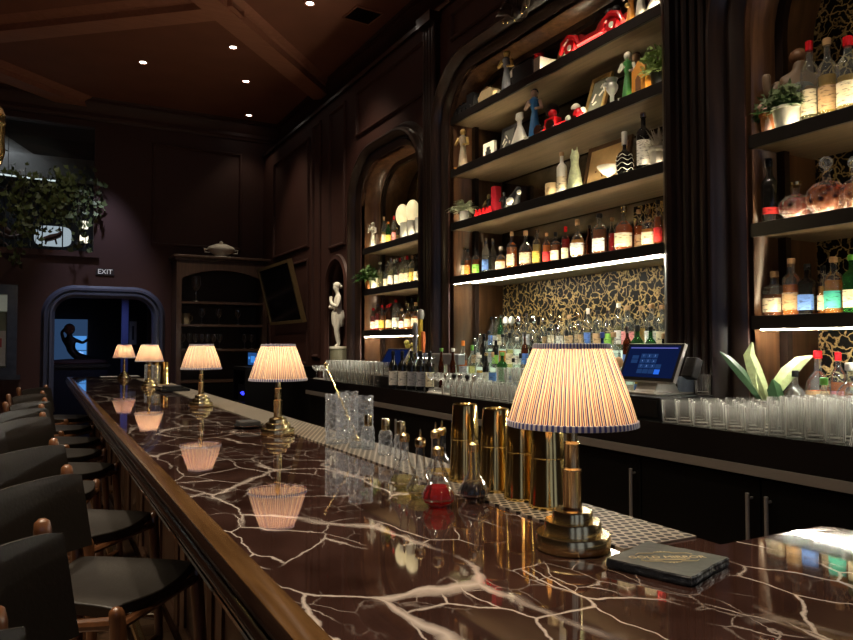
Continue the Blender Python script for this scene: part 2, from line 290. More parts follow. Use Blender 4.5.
# ---------------------------------------------------------------- mesh helpers
class B:
    def __init__(s): s.v = []; s.f = []; s.m = []; s.k = 0
    def add(s, vs, fs):
        n = len(s.v); s.v += [tuple(p) for p in vs]; s.f += [tuple(i + n for i in q) for q in fs]; s.m += [s.k]*len(fs); return s
    def box(s, x0, x1, y0, y1, z0, z1, T=None):
        vs = [Vector((x, y, z)) for x in (x0, x1) for y in (y0, y1) for z in (z0, z1)]
        if T: vs = [T @ p for p in vs]
        return s.add(vs, [(0, 1, 3, 2), (4, 6, 7, 5), (0, 4, 5, 1), (2, 3, 7, 6), (0, 2, 6, 4), (1, 5, 7, 3)])
    def lathe(s, prof, seg=24, c=(0, 0, 0), mod=None, T=None, sx=1, sy=1, a0=0, a1=2*PI):
        closed = abs(a1 - a0 - 2*PI) < 1e-6; n = seg if closed else seg + 1; vs = []; fs = []
        for (r, z) in prof:
            for i in range(n):
                a = a0 + (a1 - a0)*i/seg; k = mod(a, r, z) if mod else 1
                p = Vector((c[0] + r*k*math.cos(a)*sx, c[1] + r*k*math.sin(a)*sy, c[2] + z)); vs.append(T @ p if T else p)
        for j in range(len(prof) - 1):
            for i in range(seg):
                q = (i + 1) % n; fs.append((j*n + i, j*n + q, (j + 1)*n + q, (j + 1)*n + i))
        return s.add(vs, fs)
    def tube(s, pts, r, seg=10, cap=True):
        pts = [Vector(p) for p in pts]; rr = r if isinstance(r, (list, tuple)) else [r]*len(pts); vs = []; fs = []
        up = Vector((0, 0, 1)); n0 = None
        for i, p in enumerate(pts):
            t = (pts[min(i + 1, len(pts) - 1)] - pts[max(i - 1, 0)]).normalized()
            if n0 is None: n0 = t.cross(up) if abs(t.z) < .95 else t.cross(Vector((1, 0, 0)))
            n0 = (n0 - t*n0.dot(t)).normalized(); b = t.cross(n0)
            for k in range(seg):
                a = 2*PI*k/seg; vs.append(p + (n0*math.cos(a) + b*math.sin(a))*rr[i])
        for i in range(len(pts) - 1):
            for k in range(seg): fs.append((i*seg + k, i*seg + (k + 1) % seg, (i + 1)*seg + (k + 1) % seg, (i + 1)*seg + k))
        if cap: fs += [tuple(range(seg))[::-1], tuple(range((len(pts) - 1)*seg, len(pts)*seg))]
        return s.add(vs, fs)
    def ball(s, c, r, seg=12, sx=1, sy=1, sz=1, T=None):
        k = max(6, seg//2); pr = [(r*math.sin(PI*i/k), -r*sz*math.cos(PI*i/k)) for i in range(k + 1)]; pr[0] = (1e-4, pr[0][1]); pr[-1] = (1e-4, pr[-1][1])
        return s.lathe(pr, seg, c, T=T, sx=sx, sy=sy)
    def prism(s, poly, a, b, ax='z', T=None):
        n = len(poly)
        def pt(p, h): return Vector({'z': (p[0], p[1], h), 'y': (p[0], h, p[1]), 'x': (h, p[0], p[1])}[ax])
        vs = [pt(p, a) for p in poly] + [pt(p, b) for p in poly]
        if T: vs = [T @ q for q in vs]
        return s.add(vs, [tuple(range(n))[::-1], tuple(range(n, 2*n))] + [(i, (i + 1) % n, (i + 1) % n + n, i + n) for i in range(n)])
    def quad(s, *p): return s.add(p, [tuple(range(len(p)))])
    def build(s, name, mat, parent=None, loc=None, smooth=True, bevel=0, rotz=0, ang=35):
        me = bpy.data.meshes.new(name); me.from_pydata(s.v, [], s.f)
        for q in (mat if isinstance(mat, list) else [mat]): me.materials.append(q)
        if isinstance(mat, list): me.polygons.foreach_set('material_index', s.m)
        import bmesh
        bm = bmesh.new(); bm.from_mesh(me); bmesh.ops.recalc_face_normals(bm, faces=bm.faces[:]); bm.to_mesh(me); bm.free()
        if smooth:
            me.polygons.foreach_set('use_smooth', [True]*len(me.polygons)); me.set_sharp_from_angle(angle=math.radians(ang))
        o = bpy.data.objects.new(name, me); COL.objects.link(o)
        if parent is not None: o.parent = parent
        if loc: o.location = loc
        if rotz: o.rotation_euler = (0, 0, rotz)
        if bevel:
            md = o.modifiers.new('bevel', 'BEVEL'); md.width = bevel; md.segments = 2; md.limit_method = 'ANGLE'
        return o
SEEN = {}
def tag(o, label, cat, group=None, kind=None):
    if label:
        assert (label not in SEEN) or group, label
        SEEN[label] = 1; o['label'] = label; o['category'] = cat
    if group: o['group'] = group
    if kind: o['kind'] = kind
    return o
def thing(name, label, cat, loc=(0, 0, 0), rotz=0, group=None):
    o = bpy.data.objects.new(name, None); COL.objects.link(o); o.empty_display_size = .05
    o.location = loc; o.rotation_euler = (0, 0, rotz); return tag(o, label, cat, group)
def struct(o): o['kind'] = 'structure'; return o
def kids(o): return [c for c in o.children]
def dup(root, loc, rotz=None, label=None, group=None, cat=None):
    def cp(o, parent):
        c = o.copy(); COL.objects.link(c)
        if parent is not None: c.parent = parent
        for ch in list(o.children): cp(ch, c)
        return c
    r = cp(root, None); r.location = loc
    if rotz is not None: r.rotation_euler = (0, 0, rotz)
    if label: r['label'] = label; assert group or label not in SEEN, label; SEEN[label] = 1
    if group: r['group'] = group
    return r
ORD = ['first', 'second', 'third', 'fourth', 'fifth', 'sixth', 'seventh', 'eighth', 'ninth', 'tenth', 'eleventh', 'twelfth', 'thirteenth', 'fourteenth',
       'fifteenth', 'sixteenth', 'seventeenth', 'eighteenth', 'nineteenth', 'twentieth', 'twenty-first', 'twenty-second', 'twenty-third']
def rpath(a0, a1, zb, zt, ra, rz=None, n=12):
    """open path of a rounded-top opening: up the a0 side, across, down the a1 side"""
    rz = rz or ra; p = [(a0, zb)]
    p += [(a0 + ra - ra*math.cos(PI/2*i/n), zt - rz + rz*math.sin(PI/2*i/n)) for i in range(n + 1)]
    p += [(a1 - ra + ra*math.sin(PI/2*i/n), zt - rz + rz*math.cos(PI/2*i/n)) for i in range(n + 1)]
    p.append((a1, zb)); return p
def plate(name, outer, holes, mat, plane, pos, th):
    """flat wall panel with openings; plane 'x' uses (y,z) outlines, plane 'y' uses (x,z)"""
    cu = bpy.data.curves.new('tmp', 'CURVE'); cu.dimensions = '2D'; cu.fill_mode = 'BOTH'; cu.extrude = th/2
    for poly in [outer] + holes:
        sp = cu.splines.new('POLY'); sp.points.add(len(poly) - 1); sp.use_cyclic_u = True
        for i, q in enumerate(poly): sp.points[i].co = (q[0], q[1], 0, 1)
    ob = bpy.data.objects.new('tmp', cu); COL.objects.link(ob)
    bpy.context.view_layer.update()
    me = bpy.data.meshes.new_from_object(ob.evaluated_get(bpy.context.evaluated_depsgraph_get())); COL.objects.unlink(ob)
    for v in me.vertices:
        a, b, c = v.co
        v.co = (pos + th/2 + c, a, b) if plane == 'x' else (a, pos + th/2 + c, b)
    me.materials.clear(); me.materials.append(mat)
    o = bpy.data.objects.new(name, me); COL.objects.link(o); return o
def sweep(b, path, prof, plane, pos, closed=False):
    """moulding: prof = (outward offset, protrusion towards the room) run along an outline in a wall plane"""
    n = len(path); rows = []
    for i, p in enumerate(path):
        if closed: a, c = path[i - 1], path[(i + 1) % n]
        else: a, c = path[max(0, i - 1)], path[min(n - 1, i + 1)]
        d1 = Vector((p[0] - a[0], p[1] - a[1])); d2 = Vector((c[0] - p[0], c[1] - p[1]))
        if d1.length < 1e-6: d1 = d2
        if d2.length < 1e-6: d2 = d1
        d1.normalize(); d2.normalize(); n1 = Vector((-d1.y, d1.x)); n2 = Vector((-d2.y, d2.x)); m = (n1 + n2).normalized(); k = 1/max(.4, m.dot(n1))
        rows.append([(p[0] + m.x*o*k, p[1] + m.y*o*k, h) for o, h in prof])
    vs = [((pos - h, a, z) if plane == 'x' else (a, pos - h, z)) for r in rows for a, z, h in r]; m_ = len(prof)
    fs = [(i*m_ + j, i*m_ + j + 1, ((i + 1) % n)*m_ + j + 1, ((i + 1) % n)*m_ + j) for i in range(n if closed else n - 1) for j in range(m_ - 1)]
    return b.add(vs, fs)
def textmesh(body, size, mat, name, parent, T, ext=.0004, sx=1):
    cu = bpy.data.curves.new('txt', 'FONT'); cu.body = body; cu.size = size; cu.align_x = 'CENTER'; cu.align_y = 'CENTER'; cu.extrude = ext
    ob = bpy.data.objects.new('txt', cu); COL.objects.link(ob); bpy.context.view_layer.update()
    me = bpy.data.meshes.new_from_object(ob.evaluated_get(bpy.context.evaluated_depsgraph_get())); COL.objects.unlink(ob)
    for v in me.vertices: v.co = T @ Vector((v.co.x*sx, v.co.y, v.co.z))
    me.materials.clear(); me.materials.append(mat)
    o = bpy.data.objects.new(name, me); COL.objects.link(o)
    if parent is not None: o.parent = parent
    return o
def RZ(a): return Matrix.Rotation(a, 4, 'Z')
def RX(a): return Matrix.Rotation(a, 4, 'X')
def RY(a): return Matrix.Rotation(a, 4, 'Y')
def TR(*p): return Matrix.Translation(Vector(p))
def spot(name, loc, e, size=1.6, col=(1, .82, .6), r=.09, blend=.6, parent=None, aim=None):
    l = bpy.data.lights.new(name, 'SPOT'); l.energy = e; l.spot_size = size; l.spot_blend = blend; l.color = col; l.shadow_soft_size = r
    o = bpy.data.objects.new(name, l); COL.objects.link(o); o.location = loc
    if parent is not None: o.parent = parent
    if aim is not None: o.rotation_euler = (Vector(aim) - Vector(loc)).to_track_quat('-Z', 'Y').to_euler()
    return o

# ================================================================ THE SETTING
CH = 4.95
def floor_mat():
    m, nt, out = newmat('floor_planks'); N = nt.nodes; L = nt.links
    tc = N.new('ShaderNodeTexCoord'); br = N.new('ShaderNodeTexBrick'); br.inputs['Scale'].default_value = 1.0
    br.inputs['Color1'].default_value = (.11, .055, .03, 1); br.inputs['Color2'].default_value = (.20, .13, .08, 1); br.inputs['Mortar'].default_value = (.02, .01, .008, 1)
    br.inputs['Brick Width'].default_value = 1.2; br.inputs['Row Height'].default_value = .14; br.inputs['Mortar Size'].default_value = .004
    L.new(tc.outputs['Object'], br.inputs['Vector']); b = N.new('ShaderNodeBsdfPrincipled'); b.inputs['Roughness'].default_value = .35
    L.new(br.outputs['Color'], b.inputs['Base Color']); L.new(b.outputs[0], out.inputs[0]); return m
struct(B().box(-5, 3.9, -3.5, 11.35, -.05, 0).build('floor', floor_mat()))
struct(B().box(-5, 3.9, -3.5, 11.35, CH, CH + .05).build('ceiling', M_CEIL))
struct(B().box(-5.1, -5, -3.5, 11.35, 0, CH).build('wall_left', M_WALL))
WN = [[(-3.8, .9), (-3.8, 3.9), (-2.2, 3.9), (-2.2, .9)], [(-1.2, .9), (-1.2, 3.9), (.4, 3.9), (.4, .9)], [(1.3, .9), (1.3, 3.9), (2.7, 3.9), (2.7, .9)]]
struct(plate('wall_near', [(-5, 0), (3.9, 0), (3.9, CH), (-5, CH)], WN, M_WALL, 'y', -3.6, .1))
for i, q in enumerate(WN):
    b = B(); x0, x1 = q[0][0], q[2][0]
    for x in (x0, x1 - .06, (x0 + x1)/2 - .02): b.box(x, x + (.06 if x != (x0 + x1)/2 - .02 else .04), -3.58, -3.52, .9, 3.9)
    for z in (.9, 1.9, 2.9, 3.84): b.box(x0, x1, -3.575, -3.525, z, z + .05)
    struct(b.build('window_%d' % (i + 2), M_WALL))
A_R = rpath(.25, 2.39, 1.115, 3.68, .62, .62)
A_M = rpath(2.93, 5.355, 1.115, 3.76, .42, .42)
A_S = rpath(5.84, 7.285, 1.115, 3.42, .45, .42)
A_N = rpath(7.70, 8.28, 1.115, 2.46, .29, .29)
XW = 3.1
HC = 4.42
struct(B().box(3.42, 3.47, -3.5, 11.35, HC - .3, CH).build('wall_right_upper', M_WALL)); struct(B().box(3.07, 3.42, -3.5, 11.2, HC, HC + .04).build('trim_casework_cap', M_DWOOD))
struct(plate('wall_right', [(-3.5, 0), (11.2, 0), (11.2, HC), (-3.5, HC)], [A_R, A_M, A_S, A_N], M_WALL, 'x', XW, .05))
XB = 3.66
def liner(name, path, depth, mat):
    b = B(); n = len(path)
    b.add([(XW + .01, y, z) for y, z in path] + [(XW + depth, y, z) for y, z in path], [(i, i + 1, i + 1 + n, i + n) for i in range(n - 1)])
    o = b.build(name, mat); md = o.modifiers.new('thick', 'SOLIDIFY'); md.thickness = .02; md.offset = 1; return struct(o)
liner('wall_alcove_near', A_R, .56, M_INWOOD); liner('wall_alcove_main', A_M, .56, M_INWOOD); liner('wall_alcove_small', A_S, .56, M_INWOOD); liner('wall_niche', A_N, .22, M_WALL)
struct(B().box(XW + .22, XW + .25, 7.6, 8.4, 1.1, 2.6).build('wall_niche_back', M_WALL))
# inner arch ribs in the alcoves
for nm, pth in (('trim_1', A_R), ('trim_2', A_M), ('trim_3', A_S)):
    b = B(); sweep(b, pth, [(.0, -.24), (-.045, -.24), (-.045, -.28), (.0, -.28)], 'x', XW); struct(b.build(nm, M_DWOOD))
def lower_upper(tagn, y0, y1, zt, wood_top):
    struct(B().box(XB, XB + .03, y0 - .03, y1 + .03, 1.1, 2.0 if tagn == 'main' else 1.56).build('wall_%s_lower_back' % tagn, M_GOLDV))
    struct(B().box(XB, XB + .03, y0 - .03, y1 + .03, 2.0 if tagn == 'main' else 1.56, zt + .05).build('wall_%s_upper_back' % tagn, wood_top))
lower_upper('main', 2.93, 5.355, 3.76, M_MIRROR); lower_upper('near', .25, 2.39, 3.68, M_GOLDV); lower_upper('small', 5.86, 7.285, 3.42, M_MIRROR)
struct(B().box(XB - .012, XB, 2.93, 3.72, 2.03, 2.43).build('wall_main_marble_inset', M_GOLDV))
# back wall with doorway and upper window
DOOR = rpath(.19, 1.47, 0.0, 2.13, .26, .26)
WIN = [(-1.9, 2.78), (-1.9, 4.56), (.66, 4.56), (.66, 2.78)]
YB = 11.2
struct(plate('wall_far', [(-5, 0), (3.9, 0), (3.9, CH), (-5, CH)], [[(p[0], max(p[1], .001)) for p in DOOR], WIN], M_WALL, 'y', YB, .14))
# door surround: three rounded steps
b = B(); sweep(b, DOOR, [(0, 0), (0, .03), (.035, .07), (.06, .07), (.075, .03), (.085, .03), (.10, .06), (.13, .055), (.15, .02), (.17, .0)], 'y', YB)
struct(b.build('trim_door', M_FROST))
b = B(); b.box(-1.98, .74, YB - .04, YB, 4.56, 4.64); b.box(.66, .74, YB - .04, YB, 2.70, 4.56); b.box(-1.98, .66, YB - .04, YB, 2.70, 2.78)
wf = struct(b.build('window_1', M_WALL))
b = B()
for x in (-1.4, -.95, -.44, .02, .27): b.box(x - .008, x + .008, YB + .02, YB + .05, 2.78, 3.62)
b.box(-1.9, .66, YB + .02, YB + .05, 3.6, 3.63)
b.build('window_bars', M_BLACK, wf)
B().box(-1.9, .66, YB + .06, YB + .066, 2.78, 4.56).build('pane', GL('dark_window_pane', (.75, .78, .80), .01), wf)
# cornices
def crown(name, pts, mat=M_WALL):
    pr = [(0, -.29), (.02, -.29), (.03, -.26), (.05, -.24), (.05, -.19), (.07, -.17), (.11, -.10), (.12, -.06), (.14, -.05), (.14, -.02), (.16, 0)]
    (x0, y0), (x1, y1) = pts; d = Vector((x1 - x0, y1 - y0)).normalized(); nn = Vector((d.y, -d.x)); b = B()
    vs = [(x + nn.x*o, y + nn.y*o, CH + z) for x, y in pts for o, z in pr]; n = len(pr)
    b.add(vs, [(j, j + 1, n + j + 1, n + j) for j in range(n - 1)]); return struct(b.build(name, mat, ang=20))
crown('trim_cornice_far', [(-5, YB), (3.5, YB)]); crown('trim_cornice_right', [(3.42, YB), (3.42, -3.5)])
# panels on the walls
def panel(name, plane, pos, a0, a1, z0, z1, mat=M_WALL, path=None):
    b = B(); pth = path or [(a0, z0), (a0, z1), (a1, z1), (a1, z0)]
    sweep(b, pth, [(0, 0), (0, .012), (-.012, .028), (-.03, .028), (-.042, .008), (-.045, 0)], plane, pos, closed=True); return struct(b.build(name, mat))
panel('trim_4', 'y', YB, 1.43, 2.75, 2.93, 4.45)
panel('trim_5', 'x', XW, 9.0, 10.6, 2.75, 4.2)
panel('trim_6', 'x', XW, 7.72, 8.24, 2.62, 4.3)
panel('trim_7', 'x', XW, 5.75, 7.4, 3.78, 4.3)
panel('trim_8', 'x', XW, 3.0, 5.3, 4.08, 4.34)
panel('trim_9', 'x', XW, 8.55, 8.85, 1.3, 4.3)
panel('trim_10', 'x', XW, 9.0, 10.8, 1.2, 2.6)
b = B(); sweep(b, A_N, [(0, 0), (0, .02), (.02, .04), (.05, .03), (.07, .03), (.08, 0)], 'x', XW); struct(b.build('trim_niche', M_WALL))
# dark moulded surrounds of the alcoves
FR = [(0, 0), (.008, .008), (.02, .018), (.045, .038), (.055, .042), (.062, .028), (.08, .028), (.105, .09), (.125, .11), (.15, .10), (.16, .05), (.185, .05), (.20, .02), (.22, .0)]
for nm, pth in (('trim_surround_near', A_R), ('trim_surround_main', A_M), ('trim_surround_small', A_S)):
    b = B(); sweep(b, pth, FR, 'x', XW); struct(b.build(nm, M_DWOOD))
def pilaster(name, y0, y1, n):
    b = B(); b.box(XW - .05, XW, y0, y1, 1.115, 4.41); w_ = (y1 - y0)/n
    for i in range(n):
        yc = y0 + (i + .5)*w_
        b.tube([(XW - .05, yc, 1.12), (XW - .05, yc, 4.40)], w_*.40, 10)
    b.box(XW - .12, XW, y0 - .02, y1 + .02, 4.33, 4.42); return struct(b.build(name, M_DWOOD))
pilaster('trim_pilaster_near', 2.52, 2.80, 5); pilaster('trim_pilaster_mid', 5.50, 5.72, 4)
# carved leaf ornament over the main arch
th_ = thing('carved_ornament', 'dark carved leaf ornament with gilded tips over the top edge of the main alcove', 'ornament', (2.97, 4.10, 3.78))
b = B()
for i in range(7):
    a = (i - 3)*.34
    pts = [(0, .02*math.sin(a), .0), (-.03, .10*math.sin(a), .10*math.cos(a) + .02), (-.06, .19*math.sin(a), .17*math.cos(a)), (-.09, .22*math.sin(a), .13*math.cos(a))]
    b.tube(pts, [.03, .035, .025, .006], 8)
b.ball((-.03, 0, .03), .05)
b.build('leaf_spray', M_DWOOD, th_)
for i in range(5): b = B(); b.ball((-.06, .15*math.sin((i - 2)*.6), -.03 + .02*abs(i - 2)), .012, 8); b.build('gilded_tip', M_BRASS, th_)

# ceiling beams, diagonal coffers
def beam(name, p, q, wd=.26, dz=.13):
    p, q = Vector(p), Vector(q); d = (q - p).normalized(); n = Vector((d.y, -d.x)); b = B()
    pr = [(-wd/2 - .09, 0), (-wd/2 - .05, -.03), (-wd/2 - .03, -.05), (-wd/2, -.06), (-wd/2, -dz), (wd/2, -dz), (wd/2, -.06), (wd/2 + .03, -.05), (wd/2 + .05, -.03), (wd/2 + .09, 0)]
    vs = [(e.x + n.x*o, e.y + n.y*o, CH + z) for e in (p, q) for o, z in pr]; m = len(pr)
    b.add(vs, [(j, j + 1, m + j + 1, m + j) for j in range(m - 1)]); return struct(b.build(name, M_BEAM, ang=20))
beam('trim_beam_1', (-.2, 5.4), (3.35, 9.2), dz=.145); beam('trim_beam_2', (1.72, 7.19), (-3.2, 11.4)); beam('trim_beam_3', (-2.3, 8.8), (.8, 11.5))
beam('trim_beam_4', (-2.4, 8.7), (-5.0, 6.0))
# downlights: the five in view and the rest of the grid over bar and stools
M_DL = EM('downlight_lens', (1, .90, .78), 14)
DLN = ['left-most round ceiling downlight, alone over the far end of the bar', 'round ceiling downlight left of the diagonal beam, second from the top', 'round ceiling downlight between the diagonal beam and the dim corner', 'highest round ceiling downlight, right of the diagonal beam', 'small dim ceiling downlight just above the far cornice']
vis = [onZ(143, 62, CH), onZ(233, 47, CH), onZ(246, 81, CH), onZ(310, 3, CH), onZ(249, 115, CH)]
proto = None
def downlight(x, y, label, e, group=None, aim=None):
    t = thing('downlight', label, 'ceiling light', (x, y, CH), 0, group)
    B().lathe([(.038, -.004), (.05, -.012), (.062, -.010), (.064, 0)], 24).build('trim_ring', M_BEAM, t)
    B().lathe([(.0001, -.003), (.040, -.003)], 24).build('lens', M_DL, t)
    if e: spot('lamp', (0, 0, -.02), e, 1.5, parent=t)
    return t
for i, (x, y) in enumerate(vis): downlight(x, min(y, 10.9), DLN[i], [140, 120, 90, 120, 12][i])
for x, y, e in ((-.35, .9, 170), (-.35, 2.6, 200), (-.35, 4.4, 220), (-.35, 6.2, 220), (.75, 1.6, 120), (.75, 3.6, 120), (.75, 5.6, 120), (2.1, 1.3, 90), (2.1, 3.4, 90), (2.1, 5.4, 90), (-1.2, 2.0, 90), (-1.2, 5.0, 90)):
    downlight(x, y, 'round ceiling downlight above the top edge of the picture', e, 'downlights over bar and stools')
for y_ in (3.0, 5.2, 7.6):
    spot('stool_accent', (-2.3, y_ + .3, 4.9), 170, .55, (1, .84, .62), .12, .8, aim=(.35, y_, .8))  # unseen aimed spots, added to brighten the seats under the bar overhang
for a_, b_, e_ in (((1.5, 3.3, 4.9), (3.2, 3.5, 2.8), 95), ((1.5, 4.9, 4.9), (3.2, 4.8, 2.8), 95), ((1.5, 2.3, 4.9), (3.2, 2.0, 2.2), 70), ((1.6, 6.4, 4.9), (3.2, 6.5, 2.2), 80)):
    spot('shelf_accent', a_, e_, .62, (1, .86, .66), .05, .8, aim=b_)  # extra spots without fixtures, added for frontal light on the shelves
t = thing('ceiling_vent', 'square dark ceiling air vent near the right wall cornice', 'vent', (*onZ(363, 15, CH), CH), .1); t.scale = (.8, .8, 1)
b = B(); b.box(-.2, .2, -.02 - .18, -.18, -.012, 0); b.box(-.2, .2, .18, .2, -.012, 0); b.box(-.2, -.18, -.18, .18, -.012, 0); b.box(.18, .2, -.18, .18, -.012, 0); b.build('frame', M_BEAM, t)
b = B(); b.box(-.18, .18, -.18, .18, -.003, 0); b.build('duct_opening', M_BLACK, t)
b = B()
for i in range(12): b.box(-.18, .18, -.17 + i*.03, -.158 + i*.03, -.010, -.004)
b.build('slats', M_DWOOD, t)

# ---- beyond the doorway
M_CORR = P('dark_corridor_paint', (.02, .014, .02), .6)
struct(B().box(-.9, 3.0, 11.34, 14.6, -.05, 0).build('floor_corridor', M_CORR)); struct(B().box(-.9, 3.0, 11.34, 14.6, 2.5, 2.55).build('ceiling_corridor', M_CORR))
struct(B().box(-.95, -.9, 11.34, 14.6, 0, 2.5).build('wall_corridor_left', M_CORR)); struct(B().box(3.0, 3.05, 11.34, 14.6, 0, 2.5).build('wall_corridor_right', M_CORR))
struct(B().box(-.95, 3.05, 14.6, 14.65, 0, 2.55).build('wall_corridor_far', M_CORR))
x0, z1 = onY(52, 319, 14.3); x1, z0 = onY(87, 363, 14.3)
t = thing('wall_screen', 'glowing blue lit panel behind the dark mermaid beyond the doorway', 'screen', ((x0 + x1)/2, 14.3, z0))
hw = (x1 - x0)/2; hh = z1 - z0
B().box(-hw, hw, 0, .05, 0, hh).build('panel', EM('blue_screen_glow', (.016, .036, .080), 1.0), t)
b = B(); b.box(hw*.15, hw*.95, -.01, 0, hh*.30, hh*.62); b.box(hw*.2, hw*.95, -.01, 0, hh*.06, hh*.28); b.build('bright_patch', EM('blue_bright_glow', (.06, .22, .55), 1.0), t)
b = B()
for i in range(8):
    a = i*.785; b.ball((hw*.6 + .05*math.cos(a), -.012, hh*.18 + .05*math.sin(a)), .02, 8)
b.build('star_marks', EM('blue_star_glow', (.25, .45, .95), 1), t)
b = B(); b.box(-hw - .04, hw + .04, -.02, 0, -.05, 0); b.box(hw, hw + .04, -.02, 0, 0, hh); b.build('frame', M_BLACK, t)
# mermaid figure on a ledge
xm, zl = onY(72, 364, 13.9)
t = thing('display_ledge', 'dark ledge beyond the doorway carrying the mermaid figure', 'ledge', (xm, 13.9, 0)); b = B(); b.box(-.6, .6, -.25, .25, zl - .06, zl); b.build('top', M_DWOOD, t); b = B(); b.box(-.55, .55, -.2, .2, 0, zl - .06); b.build('plinth', M_CORR, t)
def skin_fig(name, pts, edges, mat, parent, loc=None, sub=2):
    me = bpy.data.meshes.new(name); me.from_pydata([p[:3] for p in pts], edges, []); me.materials.append(mat)
    o = bpy.data.objects.new(name, me); COL.objects.link(o)
    if parent is not None: o.parent = parent
    if loc: o.location = loc
    md = o.modifiers.new('skin', 'SKIN'); md.use_smooth_shade = True
    if not me.skin_vertices: me.skin_vertices.new()
    for i, p in enumerate(pts):
        r = p[3] if len(p) == 4 else p[3:5]
        me.skin_vertices[0].data[i].radius = (r, r) if not isinstance(r, tuple) else r
    me.skin_vertices[0].data[0].use_root = True
    sd = o.modifiers.new('sub', 'SUBSURF'); sd.levels = sub; sd.render_levels = sub
    return o
M_BRONZE = P('dark_bronze', (.03, .018, .014), .35, .5)
t = thing('mermaid_figure', 'dark mermaid figure with raised arm against the blue screen', 'figurine', (xm, 13.88, zl + .002)); k = .9
skin_fig('body', [(0, 0, .16*k, .09), (-.02, 0, .30*k, .07), (-.04, 0, .45*k, .085), (-.05, 0, .54*k, .035), (-.05, -.01, .63*k, .065),
    (.12, 0, .12*k, .085), (.27, 0, .09*k, .06), (.38, 0, .06*k, .04), (.48, 0, .04*k, .05), (-.14, 0, .47*k, .035), (-.17, 0, .60*k, .028), (-.1, -.02, .70*k, .025),
    (.05, -.02, .46*k, .035), (.16, -.03, .40*k, .028), (.27, -.03, .50*k, .022)],
    [(0, 1), (1, 2), (2, 3), (3, 4), (0, 5), (5, 6), (6, 7), (7, 8), (2, 9), (9, 10), (10, 11), (2, 12), (12, 13), (13, 14)], M_BRONZE, t)
b = B(); b.lathe([(.28, 0), (.3, .02), (.26, .07), (.1, .09), (.001, .09)], 20, sx=1.6, sy=.6, c=(.1, 0, 0)); b.build('rock_base', P('dim_coral', (.16, .07, .05), .7), t)
b = B(); b.ball((-.05, -.03, .60), .09, 10, sz=1.1); b.build('face_and_hair', P('auburn', (.35, .13, .08), .6), t)
# lavender column, framed picture, pendant in the corridor
x, z = onY(125, 310, 12.6)
tag(B().box(-.05, .05, -.05, .05, 0, 2.35).build('corridor_post', P('lavender_blue_post', (.12, .13, .30), .4), None, (x, 12.6, 0)), 'slim blue lavender post standing inside the doorway', 'post')
x0, z1 = onY(129, 319, 13.2); x1, z0 = onY(137, 347, 13.2)
t = thing('framed_picture', 'small pale framed picture inside the doorway beside the blue post', 'picture', ((x0 + x1)/2, 13.2, z0)); hw = (x1 - x0)/2 + .02
B().box(-hw, hw, 0, .03, 0, z1 - z0).build('frame', M_BLACK, t); B().box(-hw + .03, hw - .03, -.004, 0, .04, z1 - z0 - .04).build('mount', P('dim_print', (.30, .28, .24), .6), t)
b = B(); b.box(-hw + .07, hw - .07, -.008, -.004, .12, z1 - z0 - .12); b.build('print', M_BLACK, t)
struct(B().box(1.65, 3.0, 13.23, 13.3, 0, 2.5).build('wall_corridor_return', P('corridor_brown', (.06, .03, .022), .6)))
spot('corridor_lamp', (.8, 11.9, 2.45), 18, 2.6, (.32, .45, 1.0), .1)
spot('trim_wash_lamp', (.75, 10.3, 4.9), 190, .70, (.68, .74, 1.0), .06, .8, aim=(.8, 11.2, 1.9))  # added blue wash for the door moulding, no fixture here

# ---- beyond the upper window: mezzanine
M_MEZ = P('slate_blue_paint', (.040, .048, .060), .7)
struct(B().box(-3.2, 1.4, 13.4, 13.45, 2.4, 5.2).build('wall_mezzanine', M_MEZ)); struct(B().box(-3.2, 1.4, 11.34, 13.45, 2.58, 2.62).build('floor_mezzanine', M_CORR))
struct(B().box(-3.2, 1.4, 11.34, 13.4, 4.9, 4.95).build('ceiling_mezzanine', M_MEZ)); struct(B().box(1.4, 1.45, 11.34, 13.45, 2.4, 5.2).build('wall_mezzanine_right', M_MEZ))
struct(B().box(-3.25, -3.2, 11.34, 13.45, 2.4, 5.2).build('wall_mezzanine_left', M_MEZ))
M_GBEAM = P('grey_plaster_beam', (.34, .34, .30), .7)
xa, za = onY(0, 160, 12.4); xb, zb = onY(62, 170, 12.4)
struct(B().box(xa - 1.2, xb + .45, 12.3, 12.5, zb - .16, za + .12).build('trim_mezzanine_beam', M_GBEAM))
b = B(); p0 = onY(2, 137, 12.6); p1 = onY(30, 158, 12.6)
b.prism([(p0[0] - .5, p0[1] + .35), (p0[0] - .5, p0[1] + .1), (p1[0] - .1, p1[1] - .05), (p1[0] + .12, p1[1])], 12.5, 12.65, 'y'); struct(b.build('trim_mezzanine_brace', M_GBEAM))
t = thing('linear_light', 'thin bright white light line crossing the upper window above the ivy', 'light', (onY(0, 175, 11.9)[0], 11.9, onY(0, 175, 11.9)[1])); q = onY(56, 181, 11.9)
b = B(); b.tube([(-1.0, 0, .04), (q[0] - t.location.x, 0, q[1] - t.location.z)], .012, 8); b.build('tube', EM('cool_tube', (.85, .95, .9), 1.2), t)
b = B(); b.tube([(-.9, 0, .04), (-.9, 0, 4.9 - t.location.z)], .004, 6); b.tube([(.1, 0, 0), (.1, 0, 4.9 - t.location.z)], .004, 6); b.build('hangers', M_BLACK, t)
for i, (u, v) in enumerate(((84, 225), (84, 239))):
    x, z = onY(u, v, 12.6)
    t = thing('cube_lamp', ['upper glowing square lamp in the ivy window', 'lower glowing square lamp in the ivy window'][i], 'lamp', (x, 12.6, z))
    B().box(-.06, .06, -.05, .05, -.06, .06).build('diffuser', EM('warm_cube', (1, .86, .62), 2.2), t, bevel=.015); B().box(-.02, .02, 0, .8, -.02, .02).build('arm', M_BLACK, t)
x, z = onY(53, 236.5, 12.2)
